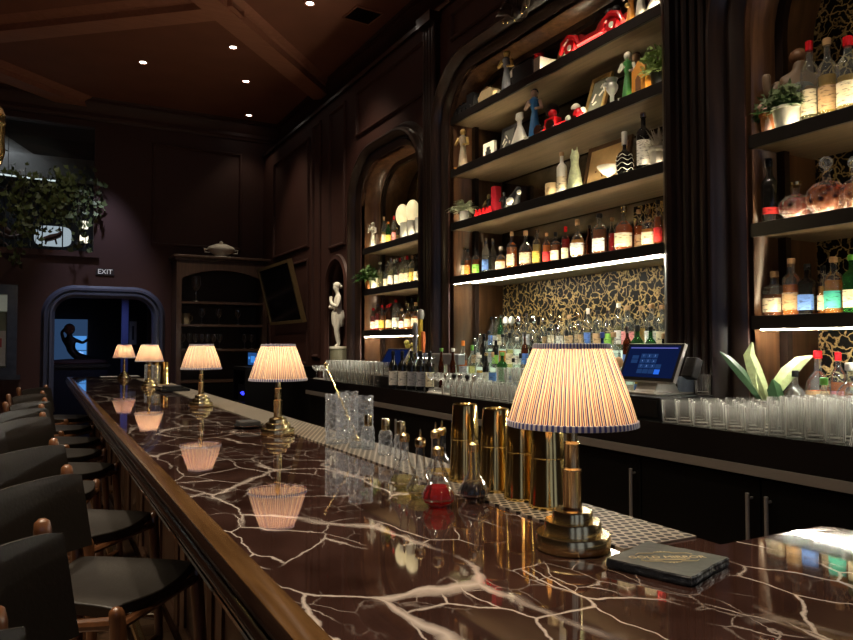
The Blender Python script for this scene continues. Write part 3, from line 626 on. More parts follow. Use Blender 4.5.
t = thing('lit_sign', 'oval white lit sign with brown horse shape behind the ivy window', 'sign', (x, 12.2, z))
b = B(); b.lathe([(.001, 0), (.24, 0), (.25, .03), (.001, .03)], 32, T=RX(PI/2), mod=lambda a, r, z: (abs(math.cos(a))**4 + abs(math.sin(a))**4)**-.25, sy=.62); b.build('board', EM('pale_sign_face', (.62, .70, .74), .75), t)
b = B(); b.tube([(-.12, -.035, -.06), (-.02, -.035, -.02), (.08, -.035, .02), (.12, -.035, .08)], [.04, .05, .04, .02], 8); b.tube([(-.08, -.035, -.04), (-.1, -.035, -.13)], .015, 6); b.tube([(.02, -.035, 0), (.05, -.035, -.12)], .015, 6); b.build('horse_mark', P('rust_print', (.22, .07, .03), .6), t)
b = B(); b.box(-.02, .02, .03, .6, -.02, .02); b.box(-.02, .02, .58, 1.2, -.02, .02); b.build('bracket', M_BLACK, t)
# person at the mezzanine rail, cut by the picture's left edge
xw_, zw_ = onY(14, 238, 11.75); xs_, zs_ = onY(-14, 212, 11.9)
t = thing('person', 'person in a dark short-sleeved shirt leaning arms forward at the upper window', 'person', (xs_, 11.9, zs_ - .45))
S = lambda *p: p
pts = [S(0, 0, .0, .15), S(0, 0, .22, .14), S(.02, 0, .42, .15), S(.03, -.01, .54, .055), S(.05, -.02, .60, .05), S(.06, -.03, .70, .095),
       S(.16, -.05, .42, .06), S(.24, -.08, .20, .048), S(.42, -.14, .13, .033), S(.52, -.16, .17, .030),
       S(-.10, -.10, .42, .06), S(.05, -.2, .18, .048), S(.30, -.2, .08, .033), S(.44, -.2, .12, .03),
       S(-.02, .0, -.02, .15), S(.25, .05, -.05, .09), S(.28, .05, -.36, .065), S(-.2, .05, -.05, .09), S(-.2, .05, -.34, .065)]
skin_fig('body', pts, [(0, 1), (1, 2), (2, 3), (3, 4), (4, 5), (2, 6), (6, 7), (7, 8), (8, 9), (2, 10), (10, 11), (11, 12), (12, 13), (0, 14), (14, 15), (15, 16), (14, 17), (17, 18)], M_SKIN, t)
skin_fig('shirt', [S(0, 0, -.02, .175), S(0, 0, .22, .165), S(.02, 0, .42, .165), S(.03, 0, .50, .08), S(.16, -.05, .42, .078), S(.22, -.075, .27, .07), S(-.10, -.10, .42, .078), S(-.0, -.17, .27, .07)], [(0, 1), (1, 2), (2, 3), (2, 4), (4, 5), (2, 6), (6, 7)], M_DSHIRT, t)
skin_fig('trousers', [S(0, .02, -.06, .18), S(.25, .05, -.09, .105), S(.28, .05, -.35, .08), S(-.2, .05, -.09, .105), S(-.2, .05, -.33, .08)], [(0, 1), (1, 2), (0, 3), (3, 4)], M_DSHIRT, t)
b = B(); b.ball((.05, -.0, .74), .105, 14, sz=1.05); b.build('hair', P('grey_hair', (.22, .21, .20), .7), t)
b = B()
for (hx, hy, hz) in ((.53, -.16, .17), (.45, -.2, .12)):
    for k, ln in enumerate((.075, .085, .08, .065)): b.tube([(hx, hy - .02 + .013*k, hz), (hx + ln*.6, hy - .02 + .013*k, hz + .012), (hx + ln, hy - .02 + .013*k, hz - .004)], [.010, .009, .007], 6)
    b.tube([(hx - .02, hy - .03, hz + .01), (hx + .03, hy - .045, hz + .03)], [.011, .008], 6)
b.build('fingers', M_SKIN, t)
spot('mezzanine_lamp', (-.6, 12.0, 4.85), 20, 2.2, (.9, .9, 1.0), .1)  # unseen spot put in to light the mezzanine
# ivy
def ivy():
    b = B(); st = B(); rnd = random.Random(3)
    def leaf(b, p, s):
        T = TR(*p) @ Euler((rnd.uniform(-.7, .7) + PI/2, rnd.uniform(-.6, .6), rnd.uniform(0, 6.28))).to_matrix().to_4x4()
        o = [(0, -.5), (.35, -.35), (.55, .0), (.25, .08), (0, .6), (-.25, .08), (-.55, 0), (-.35, -.35)]
        vs = [T @ Vector((x*s, y*s, .12*s*abs(x))) for x, y in o]; b.add(vs, [(0, 1, 2, 3), (0, 3, 4), (0, 4, 5), (0, 5, 6, 7)])
    for _ in range(46):
        u0 = rnd.uniform(-12, 104); v0 = rnd.uniform(168, 186) if u0 < 95 else rnd.uniform(180, 192); x, z = onY(u0, v0, 11.13); ln = rnd.uniform(.45, .95) if rnd.random() < .7 else rnd.uniform(.9, 1.25)
        if 38 < u0 < 80: ln = min(ln, .62)
        if u0 > 96: ln = rnd.uniform(.3, .5)
        pts = []; px = x
        for i in range(9): px += rnd.uniform(-.035, .035); pts.append((px, 11.13 + rnd.uniform(-.05, .04), z - ln*i/8))
        st.tube(pts, .004, 4)
        for i in range(int(26*ln)):
            q = pts[rnd.randrange(9)]; leaf(b, (q[0] + rnd.uniform(-.08, .08), q[1] + rnd.uniform(-.07, .03), q[2] + rnd.uniform(-.07, .07)), rnd.uniform(.05, .095))
    x, z = onY(46, 172, 11.13)
    t = thing('trailing_ivy', 'mass of trailing green ivy hanging over the upper window', 'plant', (0, 0, 0))
    b.build('leaves', M_IVY, t); st.build('stems', P('ivy_stem', (.06, .05, .03), .8), t)
    return t
ivy()
spot('ivy_lamp', (.1, 9.6, 4.9), 26, .8, (1, .9, .7), .05, aim=(-.2, 11.15, 3.7))  # unseen source with no fixture, brightens the ivy
x, z = onY(105, 272, YB)
t = thing('exit_sign', 'small dark sign with white letters EXIT above the arched doorway', 'sign', (x, YB - .012, z))
B().box(-.12, .12, 0, .012, -.048, .048).build('plate', P('dim_sign_plate', (.03, .022, .022), .4), t)
textmesh('EXIT', .095, P('white_letters', (.75, .75, .72), .5, emit=(.8, .8, .78), es=.22), 'letters', t, TR(0, -.003, 0) @ RX(PI/2))
# framed case at left of doorway
x1, z1 = onY(18, 285, YB - .03); _, z0 = onY(18, 377, YB - .03); x0 = x1 - .75
t = thing('framed_board', 'dark stone framed pale green panel cut by the left edge beside the doorway', 'frame', ((x0 + x1)/2, YB - .05, z0)); hw = .375; hh = z1 - z0
b = B(); b.box(-hw, hw, 0, .05, hh - .13, hh); b.box(-hw, hw, 0, .05, 0, .13); b.box(-hw, -hw + .12, 0, .05, .13, hh - .13); b.box(hw - .12, hw, 0, .05, .13, hh - .13)
b.box(-hw - .05, hw + .05, -.08, .05, -.03, .03); b.build('frame', P('dark_blue_veined_stone', (.035, .04, .05), .2, 0, .9, 9), t, smooth=False)
B().box(-hw + .12, hw - .12, .02, .04, .13, hh - .13).build('panel', stripe_mat('green_reeded_panel', 1, (.12, .15, .11), (.20, .24, .18)), t)
B().box(-hw + .12, hw - .12, .0, .02, hh - .36, hh - .14).build('top_card', P('pale_card', (.42, .45, .38), .6, emit=(.5, .55, .45), es=.12), t)  # card carries a faint emission of its own, though it is no lamp
b = B(); b.box(.08, hw - .13, .0, .02, .15, .62); b.build('notice', P('notice_paper', (.40, .42, .42), .6), t); b = B(); b.box(.13, .2, -.003, 0, .40, .52); b.build('notice_mark', P('notice_red', (.3, .05, .06), .6), t)

# ---- dresser (hutch) on the far wall
def hutch():
    x0, zt = onY(177, 257, 10.75); x1 = 3.05; D0, D1 = 10.75, 11.19
    t = thing('dresser', 'tall dark open dresser with glass shelves against the far wall', 'dresser', (x0, D0, 0)); W_ = x1 - x0; M = WOOD('dresser_wood', (.045, .025, .017), (.085, .048, .032), .4, 'z')
    B().box(0, .07, 0, .44, .0, zt).build('side_panel', M, t); B().box(W_ - .07, W_, 0, .44, 0, zt).build('side_panel', M, t)
    B().box(.07, W_ - .07, .41, .44, 0, zt).build('back_panel', P('dresser_back', (.040, .030, .022), .6), t)
    b = B(); b.box(-.05, W_ + .03, -.05, .44, zt, zt + .04); b.box(-.03, W_, -.025, .44, zt - .03, zt); b.build('cornice', M, t, bevel=.008)
    n = 16; arch = [(.07, zt - .03)] + [(W_ - .07, zt - .03)] + [(W_ - .07 - (W_ - .14)*i/n, zt - .30 + .14*math.sin(PI*i/n)**.8) for i in range(n + 1)]
    B().prism(arch, .0, .03, 'y').build('arched_valance', M, t)
    zs = [onY(190, v, 10.75)[1] for v in (301, 324, 349)] + [.95]
    for z in zs: B().box(.07, W_ - .07, .02, .41, z - .035, z).build('shelf', M, t)
    B().box(.07, W_ - .07, .02, .41, 0, .9).build('base_cupboard', M_CAB, t)
    return t, zs, zt
dr, zs, zt = hutch()

# ================================================================ BACK BAR
YC0, YC1 = -.69, 7.42
t = thing('back_counter', 'long black stone back counter with steel edge strip and black cupboards', 'counter', (0, 0, 0))
B().box(2.53, XW - .001, YC0, YC1, .985, 1.11).build('stone_top', M_BSTONE, t)
for i_, p in enumerate(((.27, 2.37), (2.95, 5.335), (5.88, 7.265))): struct(B().box(XW + .0005, XB - .002, p[0], p[1], 1.02, 1.11).build('trim_%d' % (20 + i_), M_BSTONE))
B().box(2.525, 2.56, YC0, YC1, .945, .985).build('steel_strip', M_STEEL, t)
B().box(2.575, XW - .002, YC0, YC1, 0, .944).build('carcass', M_CAB, t)
B().box(2.60, 2.7, YC0, YC1, 0.0, .10).build('kickboard', M_BLACK, t)
y = -.678; k = 0
while y < YC1 - .3:
    y1 = min(y + .65, YC1)
    dd = B().box(2.553, 2.575, y + .004, y1 - .004, .11, .93).build('door', M_CAB, t, bevel=.003)
    hy = (y1 - .045) if k in (1, 3, 6, 8, 10) else (y + .04)
    if k % 2: pass
    b = B(); b.tube([(2.525, hy, .52), (2.525, hy, .872)], .008, 10); b.tube([(2.525, hy, .55), (2.56, hy, .55)], .006, 8); b.tube([(2.525, hy, .85), (2.56, hy, .85)], .006, 8)
    h_ = b.build('handle', M_STEEL, dd); h_['label'] = 'slim steel bar handle'
    y = y1; k += 1
# shelves
M_LED = EM('led_strip_cool', (1.0, .93, .78), 95)
M_LED2 = EM('led_strip_bright', (1.0, .93, .78), 260)
M_LEDW = EM('led_strip_warm', (1.0, .82, .54), 55)
SH = {'n1': (.25, 2.39, 1.60), 'n2': (.25, 2.39, 2.06), 'n3': (.25, 2.39, 2.505), 'm1': (2.93, 5.355, 2.04), 'm2': (2.93, 5.355, 2.505), 'm3': (2.93, 5.355, 2.97), 'm4': (2.93, 5.355, 3.425),
      's1': (5.86, 7.285, 1.61), 's2': (5.86, 7.285, 2.06), 's3': (5.86, 7.285, 2.51)}
SN = {'n1': 'near right alcove lowest shelf', 'n2': 'near right alcove middle shelf', 'n3': 'near right alcove top shelf',
      'm1': 'big alcove lowest shelf', 'm2': 'big alcove second shelf', 'm3': 'big alcove third shelf', 'm4': 'big alcove top shelf',
      's1': 'small far alcove lowest shelf', 's2': 'small far alcove middle shelf', 's3': 'small far alcove top shelf'}
for kx, (y0, y1, z) in SH.items():
    t = thing('wall_shelf', 'black-edged wooden shelf, ' + SN[kx], 'shelf', (3.13, y0, z)); L_ = y1 - y0
    B().box(.012, .51, .003, L_ - .003, -.045, -.004).build('board', M_SHELFU, t)
    B().box(-.012, .012, .003, L_ - .003, -.055, .012).build('front_edge', M_SHELF, t, bevel=.002)
    B().box(.0125, .51, .003, L_ - .003, -.0038, -.0005).build('top_skin', M_SHELF, t)
    B().box(.016, .026, .06, L_ - .06, .0, .007).build('light_strip', M_LEDW, t)
    if kx in ('m1', 's1', 'n1'):
        if kx == 'm1': B().box(-.004, .006, .05, L_ - .05, -.0562, -.0552).build('under_light', M_LED, t)
        else: B().box(.000, .007, .05, L_ - .05, -.0605, -.0553).build('under_light', M_LED2, t)
        if kx == 'm1': B().box(.134, .146, .05, L_ - .12, -.0465, -.0453).build('under_light', M_LED, t)

# ---------------------------------------------------------------- bottles
KIND = {  # (z fraction, radius fraction) outlines
 'wine': ([(0, .86), (.01, .98), (.03, 1), (.58, 1), (.66, .86), (.72, .52), (.77, .36), (.93, .33), (.94, .40), (.965, .40), (.97, .34)], 2),
 'tall': ([(0, .9), (.01, 1), (.60, 1), (.68, .92), (.74, .58), (.79, .36), (.92, .32), (.95, .38), (.97, .36)], 2),
 'spirit': ([(0, .92), (.012, 1), (.60, 1), (.66, .96), (.71, .72), (.75, .40), (.78, .34), (.90, .34), (.93, .38), (.95, .38)], 2),
 'square': ([(0, .94), (.012, 1), (.62, 1), (.67, .9), (.70, .6), (.73, .36), (.88, .32), (.91, .38), (.93, .38)], 5),
 'squat': ([(0, .85), (.02, 1), (.42, 1), (.55, .92), (.64, .62), (.70, .30), (.86, .25), (.89, .31), (.92, .31)], 2),
 'round': ([(0, .55), (.03, .70), (.16, .93), (.30, 1), (.44, .93), (.56, .70), (.64, .38), (.70, .22), (.84, .20), (.87, .27), (.90, .27)], 2),
 'decanter': ([(0, .62), (.02, .72), (.12, .90), (.28, 1), (.42, .94), (.53, .68), (.58, .34), (.62, .22), (.70, .20), (.73, .28), (.75, .28)], 2),
 'taper': ([(0, .95), (.02, 1), (.10, .98), (.40, .78), (.62, .48), (.74, .26), (.90, .2), (.93, .27), (.95, .27)], 2),
 'slim': ([(0, .9), (.01, 1), (.55, 1), (.65, .8), (.75, .45), (.93, .38), (.96, .42)], 2)}
def bottle(kind, H, r, body, liq, fill, lab, cap, label, loc, rotz, labz=None, group=None, name='bottle', sx=1.0, seg=20, stop=None):
    prof, ex = KIND[kind]
    t = thing(name, label, 'bottle', loc, rotz, group)
    md = (lambda a, rr, z: (abs(math.cos(a))**ex + abs(math.sin(a))**ex)**(-1/ex)) if ex != 2 else None
    pr = [(.0005, .0)] + [(q*r, z*H) for z, q in prof]
    B().lathe(pr, seg, mod=md, sy=sx).build('glass_body', BODY[body], t)
    if liq and body in 'cg':
        zf = fill*H; lp = [(.0005, .006)]
        for z, q in prof:
            if z*H < zf: lp.append((q*r*.90, max(.006, z*H)))
        for j in range(len(prof) - 1):
            if prof[j][0]*H <= zf <= prof[j + 1][0]*H:
                f_ = (zf - prof[j][0]*H)/max(1e-6, (prof[j + 1][0] - prof[j][0])*H); q = prof[j][1] + (prof[j + 1][1] - prof[j][1])*f_; lp.append((q*r*.90, zf))
        lp.append((.0005, zf)); B().lathe(lp, seg, mod=md, sy=sx).build('liquid', LIQ[liq], t)
    if lab:
        z0, z1 = labz or (.13, .42)
        def rad(zf):
            for j in range(len(prof) - 1):
                if prof[j][0] <= zf <= prof[j + 1][0]:
                    f_ = (zf - prof[j][0])/(prof[j + 1][0] - prof[j][0]); return prof[j][1] + (prof[j + 1][1] - prof[j][1])*f_
            return 1
        lp = [(rad(z0 + (z1 - z0)*i/4)*r + .0012, (z0 + (z1 - z0)*i/4)*H) for i in range(5)]
        B().lathe(lp, 12, mod=md, sy=sx, a0=PI - 1.15, a1=PI + 1.15).build('label', LABM(lab, LABC[lab]), t)
    top = prof[-1][0]*H; tr_ = prof[-1][1]*r
    if stop == 'ball':
        b = B(); b.lathe([(.0005, top), (tr_*.8, top), (tr_*.8, top + .012), (.001, top + .013)], 12); R = (H - top)/2*1.05; b.ball((0, 0, top + .01 + R), R, 14); b.build('stopper', M_CUT, t)
    elif stop == 'dome':
        b = B(); b.lathe([(tr_*.7, top - .01), (tr_*1.0, top), (tr_*2.4, top + .012), (tr_*2.3, top + .04), (tr_*1.4, top + .06), (.001, top + .068)], 16); b.build('stopper', CAPM[cap], t)
    else:
        hh_ = max(.012, H - top); cl = .055*H if kind in ('wine', 'tall') else 0
        B().lathe([(tr_*1.12, top - cl - .012), (tr_*1.18, top - cl - .010), (tr_*1.18, top + hh_ - .003), (tr_*1.0, top + hh_), (.0005, top + hh_)], 14).build('cap', CAPM[cap], t)
    return t
LW = {'amber': 'amber', 'dark': 'dark brown', 'cognac': 'reddish brown', 'red': 'red', 'orange': 'orange', 'gold': 'golden', 'straw': 'pale straw', 'clear': 'clear', 'green': 'green', 'black': 'black', None: ''}
KW = {'wine': 'slender', 'tall': 'tall', 'spirit': 'straight-sided', 'square': 'square-shouldered', 'squat': 'squat', 'round': 'round-bellied', 'decanter': 'decanter-shaped', 'taper': 'tapering', 'slim': 'slim'}
def shelf_bottles(key, specs, base, X0=3.235, where=None, facing=None):
    """each row: (u on the photo, kind, height, radius, glass, liquid, fill, label colour, cap, X or None)"""
    specs = sorted(specs, key=lambda q: q[0]); where = where or SN[key]
    lo, hi = (SH[key][0], SH[key][1]) if key in SH else ((.27, 2.37) if key == 'nc' else (2.99, 5.30))
    XS = [(q[9] if len(q) > 9 and q[9] else X0) for q in specs]; YS = [min(hi - q[3] - .008, max(lo + q[3] + .008, onX(q[0], 300, x)[0])) for q, x in zip(specs, XS)]
    for _ in range(30):
        for i in range(len(specs)):
            for j in range(i + 1, min(i + 5, len(specs))):
                need = (specs[i][3] + specs[j][3])*1.06; dx = XS[i] - XS[j]; d2 = math.hypot(dx, YS[i] - YS[j])
                if d2 < need:
                    nd = math.sqrt(max(0, need*need - dx*dx)) - (YS[i] - YS[j]); YS[i] += nd/2; YS[j] -= nd/2
        YS = [min(hi - q[3] - .006, max(lo + q[3] + .006, y_)) for q, y_ in zip(specs, YS)]
    for i, q in enumerate(specs):
        u, kind, H, r, body, liq, fill, lab, cap = q[:9]; X = q[9] if len(q) > 9 and q[9] else X0
        yy = YS[i]
        col = {'c': LW[liq] + ' ' if liq else 'clear ', 'k': 'black ', 'g': 'green ', 'b': 'dark blue ', 'w': 'white ', 'o': 'brown '}[body]
        lb = '%s%s bottle%s, %s from left, %s' % (col, KW[kind], (' with %s label' % lab) if lab else ' with %s top' % cap, ORD[i], where)
        ang = math.atan2(-yy, -X); bottle(kind, H, r, body, liq, fill, lab, cap, ' '.join(lb.split()), (X, yy, base), ang + PI + random.uniform(-.35, .35) - .25, stop=(q[10] if len(q) > 10 else None))
Z = {k: v[2] + .001 for k, v in SH.items()}
shelf_bottles('m1', [
 (455, 'slim', .27, .028, 'c', 'straw', .6, 'cream', 'gold'), (466, 'spirit', .25, .031, 'c', 'cognac', .6, 'orange', 'black'), (476, 'spirit', .24, .033, 'c', 'dark', .6, 'green', 'black'),
 (486, 'tall', .30, .033, 'c', 'clear', .55, 'blue', 'silver'), (493, 'tall', .31, .032, 'c', 'clear', .55, None, 'silver', 3.34), (501, 'squat', .21, .045, 'c', 'amber', .5, 'cream', 'white'),
 (512, 'square', .31, .034, 'c', 'orange', .6, 'cream', 'cork'), (526, 'squat', .29, .050, 'c', 'dark', .45, 'cream', 'cork'), (537, 'spirit', .28, .032, 'c', 'gold', .6, 'yellow', 'gold'),
 (547, 'spirit', .24, .030, 'c', 'orange', .62, 'red', 'cork', 3.24), (556, 'square', .23, .030, 'c', 'dark', .6, 'cream', 'black'), (566, 'tall', .26, .030, 'c', 'red', .66, 'cream', 'red', 3.27),
 (578, 'round', .285, .052, 'c', 'amber', .5, 'white', 'cork'), (590, 'slim', .25, .028, 'o', None, 0, None, 'black', 3.34), (601, 'spirit', .29, .048, 'c', 'dark', .62, 'white', 'black'),
 (612, 'slim', .26, .028, 'c', 'red', .6, None, 'cork', 3.30), (625, 'squat', .30, .058, 'c', 'cognac', .6, 'cream', 'gold'), (639, 'spirit', .28, .032, 'c', 'cognac', .62, 'tan', 'cork', 3.32),
 (649, 'square', .25, .036, 'c', 'amber', .5, 'cream', 'gold'), (659, 'slim', .29, .027, 'c', 'dark', .65, 'red', 'black'), (665, 'slim', .25, .024, 'c', 'gold', .5, None, 'cork', 3.3)], Z['m1'])
shelf_bottles('n1', [
 (764, 'square', .235, .046, 'c', 'dark', .5, 'cream', 'cork'), (781, 'tall', .30, .036, 'c', 'straw', .5, 'cream', 'cork', 3.36), (790, 'spirit', .29, .042, 'c', 'orange', .55, 'tan', 'cork'),
 (809, 'square', .255, .037, 'k', None, 0, 'blue', 'black'), (822, 'slim', .24, .026, 'c', 'amber', .6, 'cream', 'black', 3.26), (834, 'spirit', .275, .041, 'c', 'amber', .6, 'teal', 'cork'),
 (849, 'spirit', .275, .042, 'g', None, 0, 'cream', 'green')], Z['n1'])
shelf_bottles('n3', [
 (814, 'tall', .42, .042, 'c', 'straw', .22, 'cream', 'red'), (835, 'spirit', .40, .042, 'c', 'gold', .55, 'tan', 'cork'), (849, 'tall', .37, .05, 'c', 'gold', .5, 'cream', 'red')], Z['n3'])
# middle shelf of near alcove: one dark wine bottle and ornate decanters
X = 3.2
bottle('wine', .335, .042, 'k', None, 0, 'red', 'black', 'tall dark green bottle with small red label, left on middle near-alcove shelf', (X, onX(770, 222, X)[0], Z['n2']), .9, labz=(.16, .26))
def ornate(u, H, r, liq, cap, label, X=3.2, stop=None):
    y = onX(u, 215, X)[0]; t = thing('decanter', label, 'decanter', (X, y, Z['n2']), math.atan2(-y, -X) + PI)
    prof = [(.0005, 0), (r*.45, 0), (r*.55, .012), (r*.9, .05), (r, H*.30), (r*.93, H*.44), (r*.6, H*.55), (r*.22, H*.60), (r*.19, H*.74), (r*.30, H*.77), (r*.30, H*.79)]
    fl = lambda a, rr, z: 1 + .05*math.cos(a*16) if rr > r*.5 else 1
    B().lathe(prof, 64, mod=fl, sx=.55).build('glass_body', M_FAC, t)
    lp = [(.0005, .01), (r*.45, .014), (r*.8, .05), (r*.9, H*.30), (r*.83, H*.44), (r*.55, H*.52), (.0005, H*.52)]
    B().lathe(lp, 32, mod=fl, sx=.52).build('liquid', LIQ[liq], t)
    if stop: b = B(); b.ball((0, 0, H*.90), H*.105, 16); b.lathe([(r*.12, H*.76), (r*.12, H*.82)], 10); b.build('stopper', M_CUT, t)
    else: B().lathe([(r*.2, H*.79), (r*.34, H*.80), (r*.34, H*.86), (.0005, H*.87)], 16).build('stopper', CAPM[cap], t)
    return t
ornate(796, .22, .075, 'deepred', 'gold', 'round ridged red decanter with flat gold cap on middle near-alcove shelf')
ornate(827, .28, .085, 'deepamber', None, 'large ridged crystal decanter with ball stopper on middle near-alcove shelf', stop=True)
ornate(855, .25, .06, 'deepamber', None, 'crystal decanter with ball stopper cut by the right edge', stop=True)
# counter of near alcove
shelf_bottles('nc', [(797, 'squat', .235, .052, 'c', 'black', .42, 'grey', 'black'), (813, 'squat', .33, .055, 'c', 'cognac', .42, 'tan', 'red', 3.3), (826, 'round', .21, .055, 'c', 'clear', .5, 'black', 'green', 3.12), (837, 'tall', .32, .036, 'c', 'cognac', .55, 'pink', 'red', 3.42), (845, 'squat', .28, .060, 'c', 'cognac', .45, 'black', 'white', 3.12), (855, 'squat', .27, .05, 'c', 'dark', .5, 'tan', 'cork', 3.3)], 1.111, 3.2, 'counter under near right alcove')
# small far alcove
shelf_bottles('s1', [(369, 'spirit', .26, .034, 'c', 'red', .66, 'white', 'red'), (376, 'spirit', .30, .034, 'c', 'red', .66, 'white', 'silver', 3.26), (382, 'spirit', .28, .035, 'c', 'dark', .6, 'yellow', 'red'),
 (389, 'spirit', .28, .033, 'o', None, 0, 'cream', 'red'), (396, 'spirit', .32, .040, 'c', 'clear', .6, 'white', 'red'), (402, 'squat', .23, .034, 'c', 'cognac', .5, 'white', 'cork'), (408, 'squat', .27, .04, 'c', 'amber', .5, 'cream', 'gold'), (416, 'squat', .27, .045, 'c', 'orange', .5, 'cream', 'cork'), (372, 'spirit', .27, .034, 'c', 'red', .66, 'white', 'red', 3.36), (379, 'spirit', .29, .034, 'c', 'orange', .6, 'cream', 'red', 3.37), (386, 'spirit', .31, .034, 'k', None, 0, 'yellow', 'red', 3.38), (393, 'spirit', .30, .034, 'c', 'dark', .6, 'white', 'black', 3.38), (400, 'spirit', .30, .034, 'c', 'amber', .6, 'cream', 'black', 3.38), (406, 'tall', .31, .034, 'c', 'amber', .6, 'white', 'gold', 3.38), (412, 'tall', .33, .034, 'c', 'dark', .6, 'tan', 'black', 3.38), (419, 'tall', .33, .034, 'g', None, 0, 'cream', 'green', 3.36)], Z['s1'])
shelf_bottles('s2', [(380, 'slim', .30, .036, 'c', 'straw', .62, None, 'white'), (386, 'tall', .26, .03, 'c', 'clear', .6, 'cream', 'silver', 3.26), (391, 'tall', .31, .034, 'c', 'straw', .6, 'white', 'silver'), (397, 'tall', .30, .032, 'c', 'clear', .6, 'white', 'silver', 3.26),
 (402, 'tall', .30, .032, 'c', 'straw', .6, 'cream', 'silver'), (407, 'tall', .30, .033, 'c', 'straw', .55, 'cream', 'red', 3.25), (412, 'tall', .29, .033, 'c', 'gold', .55, 'yellow', 'cork'), (417, 'wine', .28, .033, 'k', None, 0, 'cream', 'black'), (421, 'squat', .2, .04, 'c', 'straw', .5, 'cream', 'silver', 3.2), (388, 'tall', .33, .032, 'c', 'clear', .6, 'white', 'silver', 3.38), (394, 'tall', .33, .032, 'c', 'clear', .6, 'white', 'white', 3.38), (400, 'tall', .33, .032, 'c', 'red', .6, 'cream', 'red', 3.38), (405, 'tall', .34, .032, 'c', 'gold', .6, 'cream', 'cork', 3.38), (411, 'tall', .33, .032, 'g', None, 0, 'cream', 'black', 3.38), (417, 'tall', .32, .032, 'c', 'dark', .6, 'cream', 'black', 3.38)], Z['s2'])
shelf_bottles('s3', [(384, 'tall', .33, .030, 'c', 'gold', .5, 'cream', 'tan' if 0 else 'cork', 3.25), (389, 'spirit', .24, .028, 'g', None, 0, 'yellow', 'orange', 3.2), (393, 'tall', .30, .026, 'c', 'dark', .5, 'pink', 'red', 3.25), (397, 'slim', .18, .022, 'c', 'gold', .6, 'cream', 'gold', 3.3), (380, 'slim', .24, .026, 'c', 'amber', .6, 'tan', 'gold', 3.34), (387, 'tall', .31, .028, 'c', 'gold', .6, 'cream', 'cork', 3.40), (401, 'slim', .25, .026, 'c', 'amber', .6, None, 'gold', 3.42)], Z['s3'])

# tiered display on the counter of the main alcove
TIER = [(3.02, 3.22, 1.14), (3.22, 3.40, 1.28), (3.40, 3.56, 1.43)]
t = thing('tiered_stand', 'three-step pale glass riser carrying rows of liquor bottles on the counter', 'stand', (0, 0, 0))
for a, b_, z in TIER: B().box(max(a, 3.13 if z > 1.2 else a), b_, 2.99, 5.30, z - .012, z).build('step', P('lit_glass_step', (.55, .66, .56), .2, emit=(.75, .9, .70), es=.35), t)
for z0, xx in ((1.111, 3.395), (1.111, 3.215)):
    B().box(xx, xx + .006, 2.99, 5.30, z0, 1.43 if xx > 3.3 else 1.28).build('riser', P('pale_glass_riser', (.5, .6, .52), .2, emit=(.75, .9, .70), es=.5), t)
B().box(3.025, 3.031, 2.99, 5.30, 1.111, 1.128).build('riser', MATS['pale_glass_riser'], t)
rr = random.Random(11)
def tier_row(idx, us, fixed, where):
    a, b_, z = TIER[idx]; X = (a + b_)/2; sp = []
    for u in us:
        near = [f for f in fixed if abs(f[0] - u) < 4.5]
        if near: continue
        kind = rr.choice(['tall', 'spirit', 'squat', 'slim', 'tall', 'spirit', 'wine']); liq = rr.choice(['clear', 'clear', 'straw', 'clear', 'green' if idx != 2 else 'clear', 'gold', 'amber', 'clear'])
        body = rr.choice('cccccccgok' if idx < 2 else 'cccccccccg'); H = rr.uniform(.24, .32) if idx else rr.uniform(.2, .27)
        sp.append((u, kind, H, rr.uniform(.029, .037), body, liq, rr.uniform(.4, .62), rr.choice(['white', 'cream', None, 'grey', 'green', 'white', 'tan', 'blue']), rr.choice(['silver', 'white', 'black', 'cork', 'silver', 'black', 'gold'])))
    shelf_bottles(None, sp + fixed, z + .001, X, where)
import itertools
def ulist(u0, u1, X, pitch):
    out = []; y = onX(u0, 300, X)[0]; y1 = onX(u1, 300, X)[0]
    while y > y1:
        # invert to a picture column
        F_ = X*_s*_cp + y*_c*_cp; out.append(426.5 + F*(X*_c - y*_s)/F_); y -= pitch
    return out
tier_row(2, ulist(478, 664, 3.48, .105), [(501, 'decanter', .28, .04, 'c', 'clear', .4, None, 'white', None, 'dome'), (511, 'decanter', .28, .04, 'c', 'clear', .4, None, 'white', None, 'dome'), (519, 'decanter', .28, .04, 'c', 'clear', .4, None, 'silver', None, 'dome'), (534, 'decanter', .28, .04, 'c', 'clear', .4, None, 'silver', None, 'dome'),
   (627, 'spirit', .30, .045, 'c', 'clear', .6, 'pink', 'cork'), (641, 'taper', .29, .045, 'c', 'gold', .5, None, 'cork'), (651, 'spirit', .30, .043, 'c', 'clear', .6, 'white', 'cork'), (662, 'spirit', .29, .038, 'c', 'clear', .6, 'cream', 'cork')], 'back tier of bottle riser')
tier_row(1, ulist(470, 668, 3.31, .10), [(582, 'taper', .30, .036, 'c', 'straw', .4, None, 'silver'), (591, 'taper', .30, .036, 'c', 'straw', .4, None, 'silver'), (602, 'round', .27, .05, 'b', None, 0, None, 'blue'), (613, 'squat', .27, .05, 'c', 'clear', .5, None, 'cork'), (637, 'tall', .31, .04, 'g', None, 0, 'blue', 'black')], 'middle tier of bottle riser')
tier_row(0, ulist(462, 640, 3.12, .092), [(463, 'tall', .36, .036, 'c', 'orange', .55, 'grey', 'orange'), (472, 'tall', .32, .034, 'c', 'straw', .5, None, 'green'), (502, 'spirit', .27, .04, 'g', None, 0, None, 'green'), (606, 'decanter', .24, .042, 'c', 'clear', .4, None, 'cork', None, 'dome'), (618, 'decanter', .25, .045, 'c', 'clear', .4, None, 'cork', None, 'dome')], 'front tier of bottle riser')

